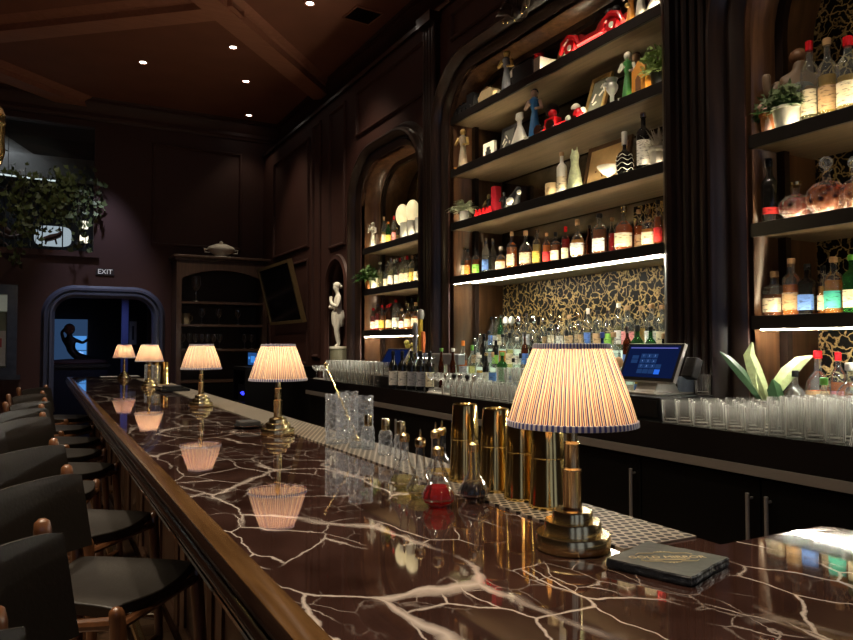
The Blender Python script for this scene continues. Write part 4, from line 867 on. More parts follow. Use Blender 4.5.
# ---------------------------------------------------------------- glasses
def mk_glass(kind, label, loc, group, mat=M_GLASS):
    t = thing('drinking_glass', label, 'glass', loc, 0, group)
    rib = lambda a, r, z: 1 + .025*math.cos(a*18) if r > .01 else 1
    rib2 = lambda a, r, z: 1 + .010*math.cos(a*12) if r > .03 and z < .07 else 1
    if kind == 'rocks': pr = [(.0005, 0), (.034, 0), (.037, .004), (.041, .10), (.0385, .10), (.035, .014), (.0005, .012)]; md = rib2; sg = 48
    elif kind == 'high': pr = [(.0005, 0), (.030, 0), (.033, .005), (.036, .15), (.034, .15), (.030, .015), (.0005, .012)]; md = rib; sg = 72
    elif kind == 'coupe': pr = [(.0005, 0), (.033, .001), (.031, .004), (.004, .008), (.0035, .075), (.012, .085), (.04, .105), (.048, .14), (.0465, .14), (.038, .107), (.001, .088)]; md = None; sg = 24
    elif kind == 'goblet': pr = [(.040, 0), (.038, 0), (.030, .05), (.012, .082), (.004, .088), (.004, .135), (.030, .146), (.034, .15), (.0005, .15)]; md = rib; sg = 72
    elif kind == 'wine': pr = [(.0005, 0), (.035, .001), (.032, .004), (.004, .008), (.004, .09), (.02, .10), (.04, .14), (.034, .21), (.0325, .21), (.038, .14), (.018, .103), (.001, .095)]; md = None; sg = 24
    B().lathe(pr, sg, mod=md).build('bowl', mat, t); return t
def field(kind, xs, ys, z, label, group, zs_=None, jit=.004):
    p = None
    for zz in (zs_ or [z]):
        for x in xs:
            for y in ys:
                l = (x + random.uniform(-jit, jit), y + random.uniform(-jit, jit), zz)
                if p is None: p = mk_glass(kind, label, l, group)
                else: dup(p, l, random.uniform(0, 3))
    return p
def fr_(a, b, s):
    o = []; x = a
    while x < b: o.append(x); x += s
    return o
CT = 1.1105
field('rocks', [2.60, 2.69, 2.78, 2.87], fr_(1.98, 2.45, .09), CT, 'clear rocks glass in the near rows beside the black cash drawer', 'rocks glasses at near end of back counter')
field('high', [2.60, 2.68, 2.76, 2.84, 2.92], fr_(1.64, 1.93, .08), CT, 'clear ribbed highball glass in the near rows of the back counter', 'ribbed highballs on back counter')
field('goblet', [2.60, 2.69, 2.78, 2.87, 2.96], fr_(1.27, 1.60, .09), CT, 'ribbed stemmed glass upside down at the right edge on the back counter', 'upturned stemmed glasses on back counter')
field('rocks', [2.98, 3.06], fr_(1.75, 2.45, .09), CT, 'clear rocks glass in the rear rows beside the ribbed highballs', 'rear rocks glasses on back counter')
field('rocks', [2.60, 2.69, 2.78, 2.87], fr_(3.15, 4.55, .09), CT, 'clear rocks glass in the middle rows behind the gold shakers', 'rocks glasses in middle of back counter')
field('coupe', [2.70, 2.81, 2.92], fr_(4.62, 5.0, .10), CT, 'clear coupe glass in the middle rows left of the rocks glasses', 'coupes in middle of back counter')
field('rocks', [2.79, 2.88], fr_(3.55, 4.1, .09), CT + .102, 'clear rocks glass stacked on top of the middle rows', 'stacked rocks glasses in middle of back counter')
field('rocks', [2.60, 2.69, 2.78], fr_(5.72, 7.0, .09), CT, 'clear rocks glass in the lower layer of the far stacked rows', 'far rocks glasses, lower layer')
field('rocks', [2.60, 2.69, 2.78], fr_(5.72, 6.95, .09), CT + .102, 'clear rocks glass in the upper layer of the far stacked rows', 'far rocks glasses, upper layer')
field('coupe', [2.60, 2.70, 2.80], fr_(7.08, 7.35, .10), CT, 'small stemmed glass at the far end of the back counter', 'stemmed glasses at far end of back counter')
# little stoppered carafes along the front
for i, u in enumerate((446, 454, 460, 467, 474)):
    x, y = onZ(u, 395 + i*.9, CT)
    y = onX(u, 300, 2.585)[0] if False else y
    t = thing('carafe', 'small clear carafe with round stopper, %s from left on the middle counter' % ORD[i], 'carafe', (2.575, onX(u, 300, 2.575)[0], CT))
    B().lathe([(.0005, 0), (.030, 0), (.034, .02), (.033, .065), (.014, .09), (.012, .115), (.016, .12)], 20).build('glass_body', M_GLASS, t)
    b = B(); b.lathe([(.009, .11), (.012, .122)], 12); b.ball((0, 0, .138), .018, 12); b.build('stopper', M_PLAST if i % 2 else M_CHROME, t)

# ---------------------------------------------------------------- POS and drawer
yb = onX(660, 410, 2.62)[0]
t = thing('cash_drawer', 'black metal cash drawer box on the counter under the near touch screen', 'cash drawer', (2.62, yb, CT))
B().box(0, .45, 0, .42, 0, .105).build('case', M_PLAST, t, bevel=.004); B().box(-.006, 0, .015, .405, .012, .09).build('front', M_BLACK, t)
def pos(loc, rotz, label, ui, w_=.36, h_=.215, tilt=.5):
    t = thing('touch_screen', label, 'touch screen', loc, rotz)
    # local: screen faces -x, width along y, leaning back towards +x
    T = TR(.03, 0, .06) @ RY(tilt)
    B().box(-.008, .012, -w_/2, w_/2, 0, h_, T).build('housing', P('pale_pos_housing', (.55, .54, .50), .4), t, bevel=.003)
    b = B(); b.box(-.0095, -.008, -w_/2 + .004, w_/2 - .004, .004, h_ - .004, T); b.build('bezel', M_BLACK, t)
    b = B(); b.box(-.0105, -.0095, -w_/2 + .02, w_/2 - .02, .022, h_ - .014, T); sc_ = b.build('display', EM('navy_display', (.003, .007, .035), 1.0), t)
    if ui:
        b = B(); b.box(-.0115, -.0105, -w_/2 + .035, w_/2 - .03, h_ - .030, h_ - .026, T); b.build('header_line', EM('violet_line', (.12, .12, .45), 1), sc_)
        b = B(); ky = -.02
        # rows of keys; the near side of the screen (towards -y) is on the photo's right
        for r_ in range(4):
            for c_ in range(4):
                if c_ == 3 and r_ < 2: continue
                if c_ == 3 and r_ == 3: continue
                yy = .055 - c_*.040; zz = .142 - r_*.029; b.box(-.0115, -.0105, yy - .018, yy + .018, zz - .012, zz + .012, T)
        for r_ in range(2): b.box(-.0115, -.0105, .09, .135, .10 + r_*.024, .12 + r_*.024, T)
        b.build('keys', EM('blue_keys', (.010, .030, .10), 1), sc_)
        b = B(); b.box(-.0115, -.0105, .055 - .138, .055 - .102, .055 - .014, .055 + .012, T); b.build('bright_key', EM('bright_blue_key', (.02, .12, .65), 1.0), sc_)
        for r_ in range(3):
            for c_ in range(3):
                yy = .055 - c_*.040; zz = .142 - r_*.029
                if r_ == 0 and c_ == 0: txt = []
                txt.append((str(r_*3 + c_ + 1), yy, zz))
        b0 = None
        meshes = []
        for s_, yy, zz in txt:
            o = textmesh(s_, .014, EM('key_digit', (.15, .25, .6), 1), 'digit', sc_, T @ TR(-.0118, yy, zz) @ RZ(-PI/2) @ RX(PI/2), .0001)
    b = B(); b.prism([(.0, 0), (.20, 0), (.20, .01), (.11, .13), (.07, .13), (.03, .02)], -.07, .07, 'y'); b.build('stand', P('pale_stand', (.42, .40, .36), .35, .3), t, bevel=.004)
    B().box(-.03, .24, -.13, .13, 0, .008).build('foot', MATS['pale_stand'], t, bevel=.002)
    return t
ys = onX(655, 366, 2.84)[0]
p1 = pos((2.74, ys, CT + .106), .0, 'near touch screen with blue keypad display on the black cash drawer', True, .39, .215, .42)
T = TR(.10, -.235, .13) @ RY(.42)
b = B(); b.box(-.02, .03, -.035, .035, -.045, .06, T); cr_ = b.build('card_reader', M_PLAST, p1, bevel=.006)
b = B(); b.box(.02, .03, .03, .06, -.01, .01, T); b.build('reader_arm', M_BLACK, cr_)
B().box(-.0205, -.02, -.025, .025, .01, .05, T).build('reader_window', M_BLACK, cr_)
x, y = onZ(685, 397, CT + .106); 
t = thing('mug', 'pale blue mug on the cash drawer beside the touch screen', 'mug', (2.98, onX(686, 397, 2.98)[0], CT + .106)); B().lathe([(.0005, 0), (.038, 0), (.041, .004), (.041, .085), (.038, .085), (.037, .01), (.0005, .008)], 24).build('cup', P('pale_blue_glaze', (.22, .28, .38), .35), t)
b = B(); b.tube([(-.038, .015, .07), (-.065, .03, .065), (-.065, .03, .03), (-.038, .015, .02)], .005, 8); b.build('handle', MATS['pale_blue_glaze'], t)
t = mk_glass('rocks', 'single tall clear glass on the cash drawer beside the pale blue mug', (2.98, onX(703, 397, 2.98)[0], CT + .106), None); t['category'] = 'glass'
# second terminal, far
yy = onX(392, 352, 2.75)[0]
pos((2.70, yy, CT + .09), .1, 'far touch screen with plain navy display behind the wine bottles', False, .38, .20, .55)
t = thing('printer_box', 'black receipt box on the counter under the far touch screen', 'box', (2.60, onX(388, 380, 2.60)[0], CT)); B().box(0, .4, 0, .42, 0, .088).build('case', M_PLAST, t, bevel=.004); b = B(); b.ball((-.004, .2, .045), .008, 8); b.build('lock', M_STEEL, t)
# five dark bottles with pale labels
R_ = Vector((_c, -_s)); x0, y0 = onZ(393, 391, CT)
for i in range(5):
    px = 2.60 + .036*i; py = onX(393 + 9.2*i, 388, px)[0]
    bottle('wine', .305, .037, 'k', None, 0, ['white', 'white', 'grey', 'grey', 'cream'][i], 'black', 'dark wine bottle with broad pale label, %s from left beside the beer tap' % ORD[i], (px, py, CT), math.atan2(-py, -px) + PI, labz=(.08, .46))
for u, v, s_, c_ in ((408, 346, .03, 'flower'), (414, 343, .025, 'flower')): pass
x, y = 2.97, onX(411, 350, 2.97)[0]
t = thing('flower_vase', 'little vase of pale yellow flowers between far screen and beer tap', 'flowers', (x, y, CT)); B().lathe([(.0005, 0), (.03, 0), (.035, .06), (.02, .13), (.025, .16)], 16).build('vase', M_GLASS, t)
b = B(); rq = random.Random(4)
for i in range(9):
    px, py, pz = rq.uniform(-.06, .06), rq.uniform(-.08, .08), .30 + rq.uniform(-.07, .09); b.ball((px, py, pz), rq.uniform(.018, .03), 8, sz=.8)
b.build('blooms', P('yellow_bloom', (.80, .72, .18), .6), t)
b = B()
for i in range(6): a = i*1.05; b.tube([(0, 0, .1), (.03*math.cos(a), .04*math.sin(a), .28)], .003, 5)
b.build('stems', M_LEAF, t)
# beer tower
yy = onX(441, 372, 2.94)[0]
t = thing('beer_tower', 'grey steel beer tower with chrome taps and coloured pull handles', 'beer tap', (2.94, yy, CT))
B().box(-.035, .035, -.05, .05, 0, .22).build('column', M_STEEL, t, bevel=.006); B().box(-.035, .035, -.33, .30, .20, .285).build('crossbar', P('grey_steel_box', (.30, .30, .31), .35, .6), t, bevel=.008)
for i in range(4):
    y_ = .24 - i*.075; b = B(); b.tube([(-.05, y_, .245), (-.10, y_, .245), (-.12, y_, .20), (-.12, y_, .17)], [.012, .013, .011, .009], 10); b.tube([(-.10, y_, .25), (-.10, y_, .29)], .008, 8); b.build('tap', M_CHROME, t)
for (y_, col, h_, nm, wd) in ((.27, M_GREY, .26, 'grey_paddle_handle', .03), (.17, P('yellow_tap', (.62, .42, .03), .4), .30, 'yellow_handle', .02), (.12, P('orange_tap', (.75, .20, .06), .4), .18, 'orange_handle', .02)):
    b = B(); b.prism([(y_ - wd*.5, .29), (y_ + wd*.5, .29), (y_ + wd, .29 + h_*.6), (y_ + wd*.8, .29 + h_*.95), (y_, .29 + h_), (y_ - wd*.8, .29 + h_*.95), (y_ - wd, .29 + h_*.6)], -.115, -.09, 'x'); b.build('pull_handle', col, t, bevel=.004)
b = B(); b.lathe([(.001, .57), (.025, .575), (.032, .61), (.025, .65), (.001, .66)], 14, c=(-.10, .17, 0)); b.build('handle_head', M_STEEL, t)
b = B(); b.box(-.22, -.06, -.25, .28, 0, .012); b.build('drip_tray', M_STEEL, t)
for (u, v, cap, lb) in ((453, 340, 'white', 'white-capped'), (441.5, 343, 'green', 'green-capped')):
    X = 2.86; bottle('slim', .33, .03, 'o', None, 0, None, cap, '%s slim dark bottle standing behind the beer tower' % lb, (X, onX(u, v, X)[0], CT), 0)
# folded white cloth and steel dish in front of bottles
x, y = onZ(440, 391, CT)
tag(B().box(-.02, .02, -.16, .16, 0, .012).build('bar_cloth', M_WHITE, None, (2.565, onX(440, 390, 2.565)[0], CT), bevel=.004), 'narrow folded white cloth on the counter edge by the beer tower', 'cloth')
# far equipment rack with blue displays
t = thing('equipment_rack', 'low dark equipment rack with blue lit displays beyond the back counter', 'rack', (2.15, 8.5, 0))
b = B(); b.box(0, .9, 0, .03, 0, 1.16); b.box(0, .9, .57, .6, 0, 1.16); b.box(.87, .9, .03, .57, 0, 1.16); b.box(0, .9, 0, .6, 1.16, 1.20); b.box(0, .9, .03, .57, .75, .78); b.box(0, .9, .03, .57, 0, .06); b.build('frame', M_CAB, t)
B().box(.05, .85, .05, .55, .79, .98).build('player', M_PLAST, t); b = B()
for k in range(7): b.box(.044, .05, .15 + k*.04, .165 + k*.04, .87, .885)
b.box(.044, .05, .26, .34, .855, .90); b.build('blue_indicator', EM('deep_blue_led', (.03, .04, 1.0), 2.2), t)
t = thing('blue_monitor', 'small monitor with dim blue display on the dark equipment rack', 'monitor', (2.3, 8.75, 1.2))
B().box(0, .05, -.22, .22, .0, .19).build('housing', M_PLAST, t, bevel=.005); b = B(); b.box(-.003, 0, -.2, .2, .02, .17); b.build('display', EM('dim_blue_display', (.012, .05, .16), 1.0), t)
b = B(); b.box(-.006, -.003, -.12, .06, .05, .13); b.box(-.006, -.003, .1, .17, .09, .12); b.build('display_text', EM('blue_text', (.04, .20, .60), 1), t)

# ---------------------------------------------------------------- wall-mounted screen near the far corner
t = thing('wall_television', 'dark switched-off screen in a thin gold frame tilted off the right wall', 'television', (XW, 9.72, 2.17))
T = TR(-.16, 0, 0) @ RY(-.25)
b = B(); b.box(-.02, .02, -.70, .70, -.38, .38, T); b.build('screen', P('dark_glass', (.004, .004, .005), .2), t)
b = B(); b.box(-.035, .025, -.74, -.70, -.42, .42, T); b.box(-.035, .025, .70, .74, -.42, .42, T); b.box(-.035, .025, -.70, .70, .38, .42, T); b.box(-.035, .025, -.70, .70, -.42, -.38, T); b.build('gold_frame', P('aged_gilt', (.33, .24, .11), .4, .6), t)
b = B(); b.tube([(-.15, 0, 0), (0, 0, 0)], .03, 10); b.box(-.012, 0, -.12, .12, -.12, .12); b.build('bracket', M_BLACK, t)

# ================================================================ SHELF CURIOS
def sc_loc(key, u, X=3.185):
    if X in (3.22, 3.2): X = 3.185
    return (X, min(SH[key][1] - .075, max(SH[key][0] + .07, onX(u, 200, X)[0])), Z[key])
def col_(n, c, r=.45, m=0): return P('glaze_' + n, c, r, m)
def figure(key, u, H, robe, skin, label, X=3.22, cat='figurine', hair=None, base=None, pose=0):
    t = thing('figurine', label, cat, sc_loc(key, u, X), 0.6); k = H/.3
    B().lathe([(q*k, z*k) for q, z in ((.0005, 0), (.045, 0), (.048, .01), (.038, .08), (.026, .15), (.022, .17), (.034, .20), (.036, .235), (.016, .252), (.0005, .255))], 16, sy=.75).build('robe', robe, t)
    b = B(); b.ball((0, 0, .275*k), .022*k, 12, sz=1.15); b.tube([(0, 0, .245*k), (0, 0, .262*k)], .009*k, 8)
    b.tube([(0, .033*k, .23*k), (-.03*k, .045*k, .18*k), (-.05*k, .01*k, .20*k + pose*.06*k)], [.012*k, .010*k, .007*k], 8); b.tube([(0, -.033*k, .23*k), (-.02*k, -.05*k, .18*k), (-.05*k, -.02*k, .17*k - pose*.02*k)], [.012*k, .010*k, .007*k], 8)
    b.build('head_and_arms', skin, t)
    if hair: b = B(); b.ball((.006*k, 0, .283*k), .024*k, 12, sz=1.0); b.tube([(.015*k, 0, .28*k), (.022*k, 0, .24*k)], [.018*k, .01*k], 8); b.build('hair', hair, t)
    if base: B().box(-.05*k, .05*k, -.05*k, .05*k, -.0, .012).build('base', base, t)
    return t
def picframe(key, u, w_, h_, fm, label, X=3.45, lean=.18, inner=None, rz=0, art=None):
    t = thing('framed_picture', label, 'picture', sc_loc(key, u, X), rz); T = RY(lean)
    fw = min(.03, w_*.14); b = B(); b.box(0, .02, -w_/2, w_/2, 0, fw, T); b.box(0, .02, -w_/2, w_/2, h_ - fw, h_, T); b.box(0, .02, -w_/2, -w_/2 + fw, fw, h_ - fw, T); b.box(0, .02, w_/2 - fw, w_/2, fw, h_ - fw, T); b.build('frame', fm, t, smooth=False)
    B().box(.006, .016, -w_/2 + fw, w_/2 - fw, fw, h_ - fw, T).build('picture', inner or col_('sepia', (.42, .33, .2)), t)
    if art:
        b = B(); rq = random.Random(int(u))
        for i in range(5):
            a, c = rq.uniform(-w_*.25, w_*.25), rq.uniform(h_*.3, h_*.7); b.tube([T @ Vector((.005, a, c)), T @ Vector((.005, a + rq.uniform(-.04, .04), c + rq.uniform(-.06, .06)))], .006, 6)
        b.build('drawn_marks', art, t)
    return t
def fern(t, n, L_, mat, z0=.0, rise=1.0, spread=1.0, wd=.012, droop=.5, seed=1):
    b = B(); rq = random.Random(seed)
    for i in range(n):
        a = rq.uniform(0, 2*PI); L1 = L_*rq.uniform(.6, 1); el = rq.uniform(.25, 1.25)*rise; pts = []
        for j in range(6):
            f_ = j/5; pts.append((math.cos(a)*L1*f_*math.cos(el)*spread, math.sin(a)*L1*f_*math.cos(el)*spread, z0 + L1*(f_*math.sin(el) - droop*f_*f_)))
        px, py = -math.sin(a), math.cos(a); vs = []; fs = []
        for j, p in enumerate(pts):
            w1 = wd*math.sin(PI*(.12 + .86*j/5)); vs += [(p[0] + px*w1, p[1] + py*w1, p[2]), (p[0] - px*w1, p[1] - py*w1, p[2])]
        for j in range(5): fs.append((2*j, 2*j + 1, 2*j + 3, 2*j + 2))
        b.add(vs, fs)
        for j in range(1, 6):
            p = pts[j]; l_ = wd*2.2*math.sin(PI*(.15 + .75*j/5))
            for sg in (-1, 1): b.add([p, (p[0] + px*sg*l_ + .3*l_*math.cos(a), p[1] + py*sg*l_ + .3*l_*math.sin(a), p[2] - .2*l_), (p[0] + .6*l_*math.cos(a), p[1] + .6*l_*math.sin(a), p[2])], [(0, 1, 2)])
    return b.build('leaves', mat, t)
def potted(key, u, pot, leafm, label, X=3.25, r=.05, h=.1, n=40, L_=.16, **kw):
    t = thing('potted_plant', label, 'plant', sc_loc(key, u, X)); B().lathe([(.0005, 0), (r*.75, 0), (r, h), (r*1.08, h), (r*1.08, h*.88 + .001), (r*.9, h*.9), (.0005, h*.9)], 20).build('pot', pot, t); fern(t, n, L_, leafm, h*.9, **kw); return t
def bush(t, n, R, z0, mat, size=.035, seed=1, sq=.8):
    b = B(); rnd = random.Random(seed)
    for _ in range(n):
        th1, ph1 = rnd.uniform(0, 6.28), math.acos(rnd.uniform(-.35, 1)); rr = R*rnd.uniform(.35, 1)
        T = TR(rr*math.sin(ph1)*math.cos(th1)*sq, rr*math.sin(ph1)*math.sin(th1), z0 + rr*math.cos(ph1)*.9) @ Euler((rnd.uniform(0, 3), rnd.uniform(0, 3), rnd.uniform(0, 6))).to_matrix().to_4x4(); s_ = size*rnd.uniform(.6, 1.1)
        b.add([T @ Vector(p) for p in ((0, -s_, 0), (s_*.42, -s_*.1, s_*.12), (0, s_, 0), (-s_*.42, -s_*.1, s_*.12))], [(0, 1, 2), (0, 2, 3)])
    return b.build('foliage', mat, t)
def blockobj(name, key, u, dims, mat, label, cat, X=3.22, rz=0, dz=0, bev=.003):
    l = sc_loc(key, u, X); o = B().box(-dims[0]/2, dims[0]/2, -dims[1]/2, dims[1]/2, 0, dims[2]).build(name, mat, None, (l[0], l[1], l[2] + dz), rotz=rz, bevel=bev); return tag(o, label, cat)
cw, cgn, cb, cbr = col_('white', (.75, .72, .62)), col_('green', (.05, .22, .06)), col_('blue', (.03, .16, .40)), col_('brown', (.20, .09, .04))
cdk = col_('charcoal', (.015, .015, .017)); ctan = col_('tan', (.60, .46, .26)); corg = col_('orange', (.70, .30, .05)); cgold = P('gilt', (.55, .38, .14), .35, .7); cpink = col_('flesh', (.55, .36, .26))
# top shelf m4
t = thing('toy_locomotive', 'black toy locomotive with round boiler at the left end of the top shelf', 'toy train', sc_loc('m4', 468)); b = B(); b.tube([(0, .16, .06), (0, -.04, .06)], .03, 12); b.box(-.03, .03, -.12, -.03, .03, .13); b.tube([(0, .12, .08), (0, .12, .12)], .01, 8); b.tube([(0, .06, .08), (0, .06, .105)], .012, 8); b.build('body', cdk, t)
for i in range(4): b = B(); b.lathe([(.0005, -.008), (.024, -.008), (.024, .008), (.0005, .008)], 16, T=TR(-.035, .12 - i*.065, .025) @ RY(PI/2)); b.build('wheel', cdk, t)
B().box(-.04, .04, -.15, .18, 0, .006).build('rail_base', cw, t)
blockobj('white_cup_base', 'm4', 461, (.05, .05, .035), cw, 'small white dish at the very left of the top shelf', 'dish')
t = thing('wooden_clutch', 'tan curved box beside the toy locomotive on the top shelf', 'box', sc_loc('m4', 490)); B().prism([(-.10, 0), (.08, 0), (.10, .05), (.05, .09), (-.06, .09), (-.10, .06)], -.04, .04, 'x').build('body', ctan, t, bevel=.004); b = B(); b.tube([(0, -.03, .09), (0, .03, .12), (0, .12, .10)], .008, 8); b.build('strap', cbr, t)
t = figure('m4', 507, .30, col_('slate', (.16, .17, .2)), cgold, 'bust figurine with gold head in a grey coat on the top shelf', hair=cgold, base=cw)
t = thing('silver_rugby_ball', 'silver oval lying beside the gold-headed bust on the top shelf', 'ornament', sc_loc('m4', 519, 3.3)); b = B(); b.ball((0, 0, .17), .045, 16, sy=2.0); b.build('oval', col_('silver', (.5, .5, .48), .3), t); B().box(-.05, .05, -.10, .10, 0, .127).build('stand', cdk, t)
blockobj('black_box', 'm4', 530, (.12, .22, .11), cdk, 'plain black box in the middle of the top shelf', 'box', X=3.2)
blockobj('white_box', 'm4', 543, (.14, .13, .10), cw, 'small cream white box right of the black box on the top shelf', 'box', X=3.21)
t = thing('ginger_jar', 'round white jar with a red lid behind the cream box on the top shelf', 'jar', sc_loc('m4', 540, 3.38)); B().lathe([(.0005, 0), (.05, 0), (.085, .07), (.09, .12), (.06, .18), (.03, .20)], 24).build('bowl', cw, t); B().lathe([(.035, .20), (.035, .26), (.02, .28), (.0005, .285)], 16).build('lid', M_RED, t)
blockobj('red_vase', 'm4', 555, (.05, .05, .16), col_('maroon', (.30, .02, .02)), 'narrow dark red block between white jar and gilt frame on top shelf', 'ornament', X=3.38)
picframe('m4', 561, .16, .20, cgold, 'gilt framed picture beside the red toy car on the top shelf', X=3.28, inner=col_('sage', (.35, .38, .3)), lean=.25)
# the red vintage toy car
t = thing('toy_car', 'large red vintage open toy car with running board on the top shelf', 'toy car', (3.20, onX(598, 40, 3.2)[0], Z['m4'])); t.scale = (.85, .85, .85); M = M_RED
b = B(); b.prism([(.30, .05), (.30, .10), (.13, .13), (.10, .10), (-.02, .10), (-.05, .14), (-.16, .15), (-.17, .10), (-.33, .10), (-.35, .06), (-.30, .05)], -.04, .06, 'x'); b.build('body', col_('dark_red', (.22, .008, .01), .3), t, bevel=.008)
for yc in (.22, -.20):
    for xc in (-.055, .075):
        b = B(); T = TR(xc, yc, .055) @ RY(PI/2); b.lathe([(.022, -.012), (.05, -.014), (.055, 0), (.05, .014), (.022, .012)], 24, T=T); w__ = b.build('wheel', M_RED, t)
        b = B(); b.lathe([(.0005, -.016), (.020, -.016), (.022, .016), (.0005, .016)], 12, T=T); b.build('hub_cap', cw, w__)
    b = B(); b.tube([(-.065, yc + .10, .04), (-.065, yc + .07, .10), (-.065, yc, .125), (-.065, yc - .07, .10), (-.065, yc - .10, .05)], [.012, .022, .026, .022, .012], 8); b.build('fender', M_RED, t)
B().box(-.085, -.045, -.12, .13, .035, .05).build('running_board', M_RED, t, bevel=.004)
b = B(); b.tube([(-.03, .02, .15), (-.02, -.02, .22)], .004, 6); b.tube([(.05, .02, .15), (.05, -.02, .22)], .004, 6); b.tube([(-.02, -.02, .22), (.05, -.02, .22)], .004, 6); b.build('windscreen_frame', cdk, t)
b = B(); b.ball((-.04, .29, .12), .02, 10); b.ball((.06, .29, .12), .02, 10); b.ball((-.05, -.33, .13), .018, 10); b.build('lamps', cgold, t)
b = B(); b.ball((.01, -.10, .19), .03, 10); b.ball((.01, -.16, .185), .03, 10, sy=1.3); b.build('folded_hood', cdk, t)
figure('m4', 633, .24, corg, cw, 'orange and white pair figurine on the top shelf right of the red car', X=3.2); figure('m4', 643, .26, cw, cpink, 'pale robed figurine near the right end of the top shelf', X=3.2, hair=cbr)
t = thing('white_animal', 'white toy sheep at the right end of the top shelf', 'figurine', sc_loc('m4', 660)); skin_fig('body', [(0, .05, .07, .035), (0, -.05, .07, .035), (0, -.09, .10, .022), (0, -.12, .11, .018), (.02, .05, 0, .01), (-.02, .05, 0, .01), (.02, -.05, 0, .01), (-.02, -.05, 0, .01)], [(0, 1), (1, 2), (2, 3), (0, 4), (0, 5), (1, 6), (1, 7)], cw, t, sub=1)
# third shelf m3
t = figure('m3', 463, .31, col_('mottled', (.35, .28, .2)), cgold, 'ornate ceramic flask figure at the left end of the third shelf', base=corg)
for u, c_, nm in ((473, corg, 'tiny orange trinket'), (480, cw, 'tiny white trinket')):
    t = thing('trinket', nm + ' low at the left of the third shelf', 'trinket', sc_loc('m3', u)); b = B(); b.ball((0, 0, .018), .018, 10); b.ball((0, .03, .014), .014, 10); b.build('body', c_, t)
blockobj('white_picture_block', 'm3', 490, (.03, .16, .16), cw, 'white block picture with black hat shape on the third shelf', 'picture', X=3.24)
o = B(); o.box(-.018, -.016, -.04, .04, .05, .09); o.box(-.018, -.016, -.025, .025, .09, .12); o = o.build('hat_mark', cdk, bpy.data.objects['white_picture_block'])
picframe('m3', 506, .20, .25, cdk, 'dark brown framed photograph on the third shelf left of the white flask', X=3.25, inner=col_('smoke', (.10, .10, .09)), lean=.15, art=cw)
t = thing('long_trinket_tray', 'long cream tray lying in front of the dark frame on the third shelf', 'tray', sc_loc('m3', 502, 3.19)); B().box(-.02, .02, -.16, .14, 0, .02).build('tray', cw, t, bevel=.004)
t = thing('ceramic_flask', 'white fan-shaped ceramic flask with round top on the third shelf', 'flask', sc_loc('m3', 520)); B().lathe([(.0005, 0), (.085, 0), (.08, .03), (.045, .10), (.022, .14), (.022, .17), (.04, .185), (.035, .22), (.0005, .225)], 20, sx=.5).build('body', cw, t)
figure('m3', 535, .33, cb, cpink, 'standing figurine in blue dress with dark hair on the third shelf', hair=cdk, base=cw)
t = thing('toy_sleigh', 'red toy cart with silver wheels and riders on the third shelf', 'toy', (3.19, onX(560, 120, 3.19)[0], Z['m3']))
b = B(); b.box(-.02, .02, -.22, .22, .025, .04); b.box(-.03, .03, .02, .12, .04, .09); b.build('chassis', M_RED, t, bevel=.004)
for y_ in (.18, .06, -.16): b = B(); b.lathe([(.0005, -.01), (.035, -.01), (.04, 0), (.035, .01), (.0005, .01)], 18, T=TR(-.03, y_, .04) @ RY(PI/2)); b.build('wheel', M_CHROME, t)
for p_ in ((0, .07, .12, .03), (0, -.15, .09, .03), (0, -.21, .06, .022)): b = B(); b.ball(p_[:3], p_[3], 10); b.lathe([(.0005, p_[2] - .06), (.02, p_[2] - .055), (.012, p_[2])], 10, c=(0, p_[1], 0)); b.build('rider', cw if p_[1] < 0 else M_RED, t)
t = thing('dark_helmet_bust', 'dark round-headed bust behind the red cart on the third shelf', 'bust', sc_loc('m3', 553, 3.45)); b = B(); b.ball((0, 0, .26), .05, 14); b.lathe([(.0005, 0), (.12, 0), (.12, .04), (.09, .16), (.03, .2), (.03, .23)], 18, sx=.6); b.build('bust', cdk, t)
t = thing('red_ball', 'shiny red ball left of the gilt frame on the third shelf', 'ball', sc_loc('m3', 580)); b = B(); b.ball((0, 0, .045), .04, 16); b.build('ball', M_RED, t); b = B(); b.ball((-.03, .06, .03), .022, 10); b.build('small_bead', cw, t)
picframe('m3', 592, .19, .31, cgold, 'large gilt framed picture leaning on the third shelf', X=3.20, inner=col_('olive_print', (.14, .15, .11)), lean=.32, art=cw)
t = thing('skull_goblet', 'silver skull goblet right of the gilt frame on the third shelf', 'goblet', sc_loc('m3', 613)); b = B(); b.ball((0, 0, .115), .036, 14, sz=1.0, sx=.9); b.lathe([(.022, .135), (.034, .165), (.030, .165)], 14); b.lathe([(.04, 0), (.035, .01), (.012, .02), (.012, .07), (.03, .10)], 14); b.ball((-.035, .015, .13), .014, 8); b.build('cup', col_('pewter', (.45, .45, .42), .3, .5), t)
figure('m3', 629, .27, cgn, cw, 'figurine in green dress with white bonnet on the third shelf', hair=cw, base=cw, X=3.2)
t = figure('m3', 638, .33, col_('wine_robe', (.16, .02, .03)), cpink, 'dark red robed figurine behind the orange house on the third shelf', X=3.36, hair=cbr)
t = thing('toy_house', 'small orange ceramic house with arched door on the third shelf', 'ornament', sc_loc('m3', 645, 3.2)); B().prism([(-.05, 0), (.05, 0), (.05, .13), (.0, .18), (-.05, .13)], -.04, .04, 'x').build('walls', corg, t, bevel=.004); b = B(); b.prism([(-.018, .02), (.018, .02), (.018, .08), (0, .10), (-.018, .08)], -.043, -.039, 'x'); b.build('door', cbr, t)
tq = potted('m3', 660, cdk, M_LEAFL, 'pale green bushy plant in a dark pot at the right of the third shelf', r=.05, h=.1, n=70, L_=.17, wd=.010, seed=5, X=3.22)
bush(tq, 220, .12, .16, M_LEAFL, .028, 7, .7)
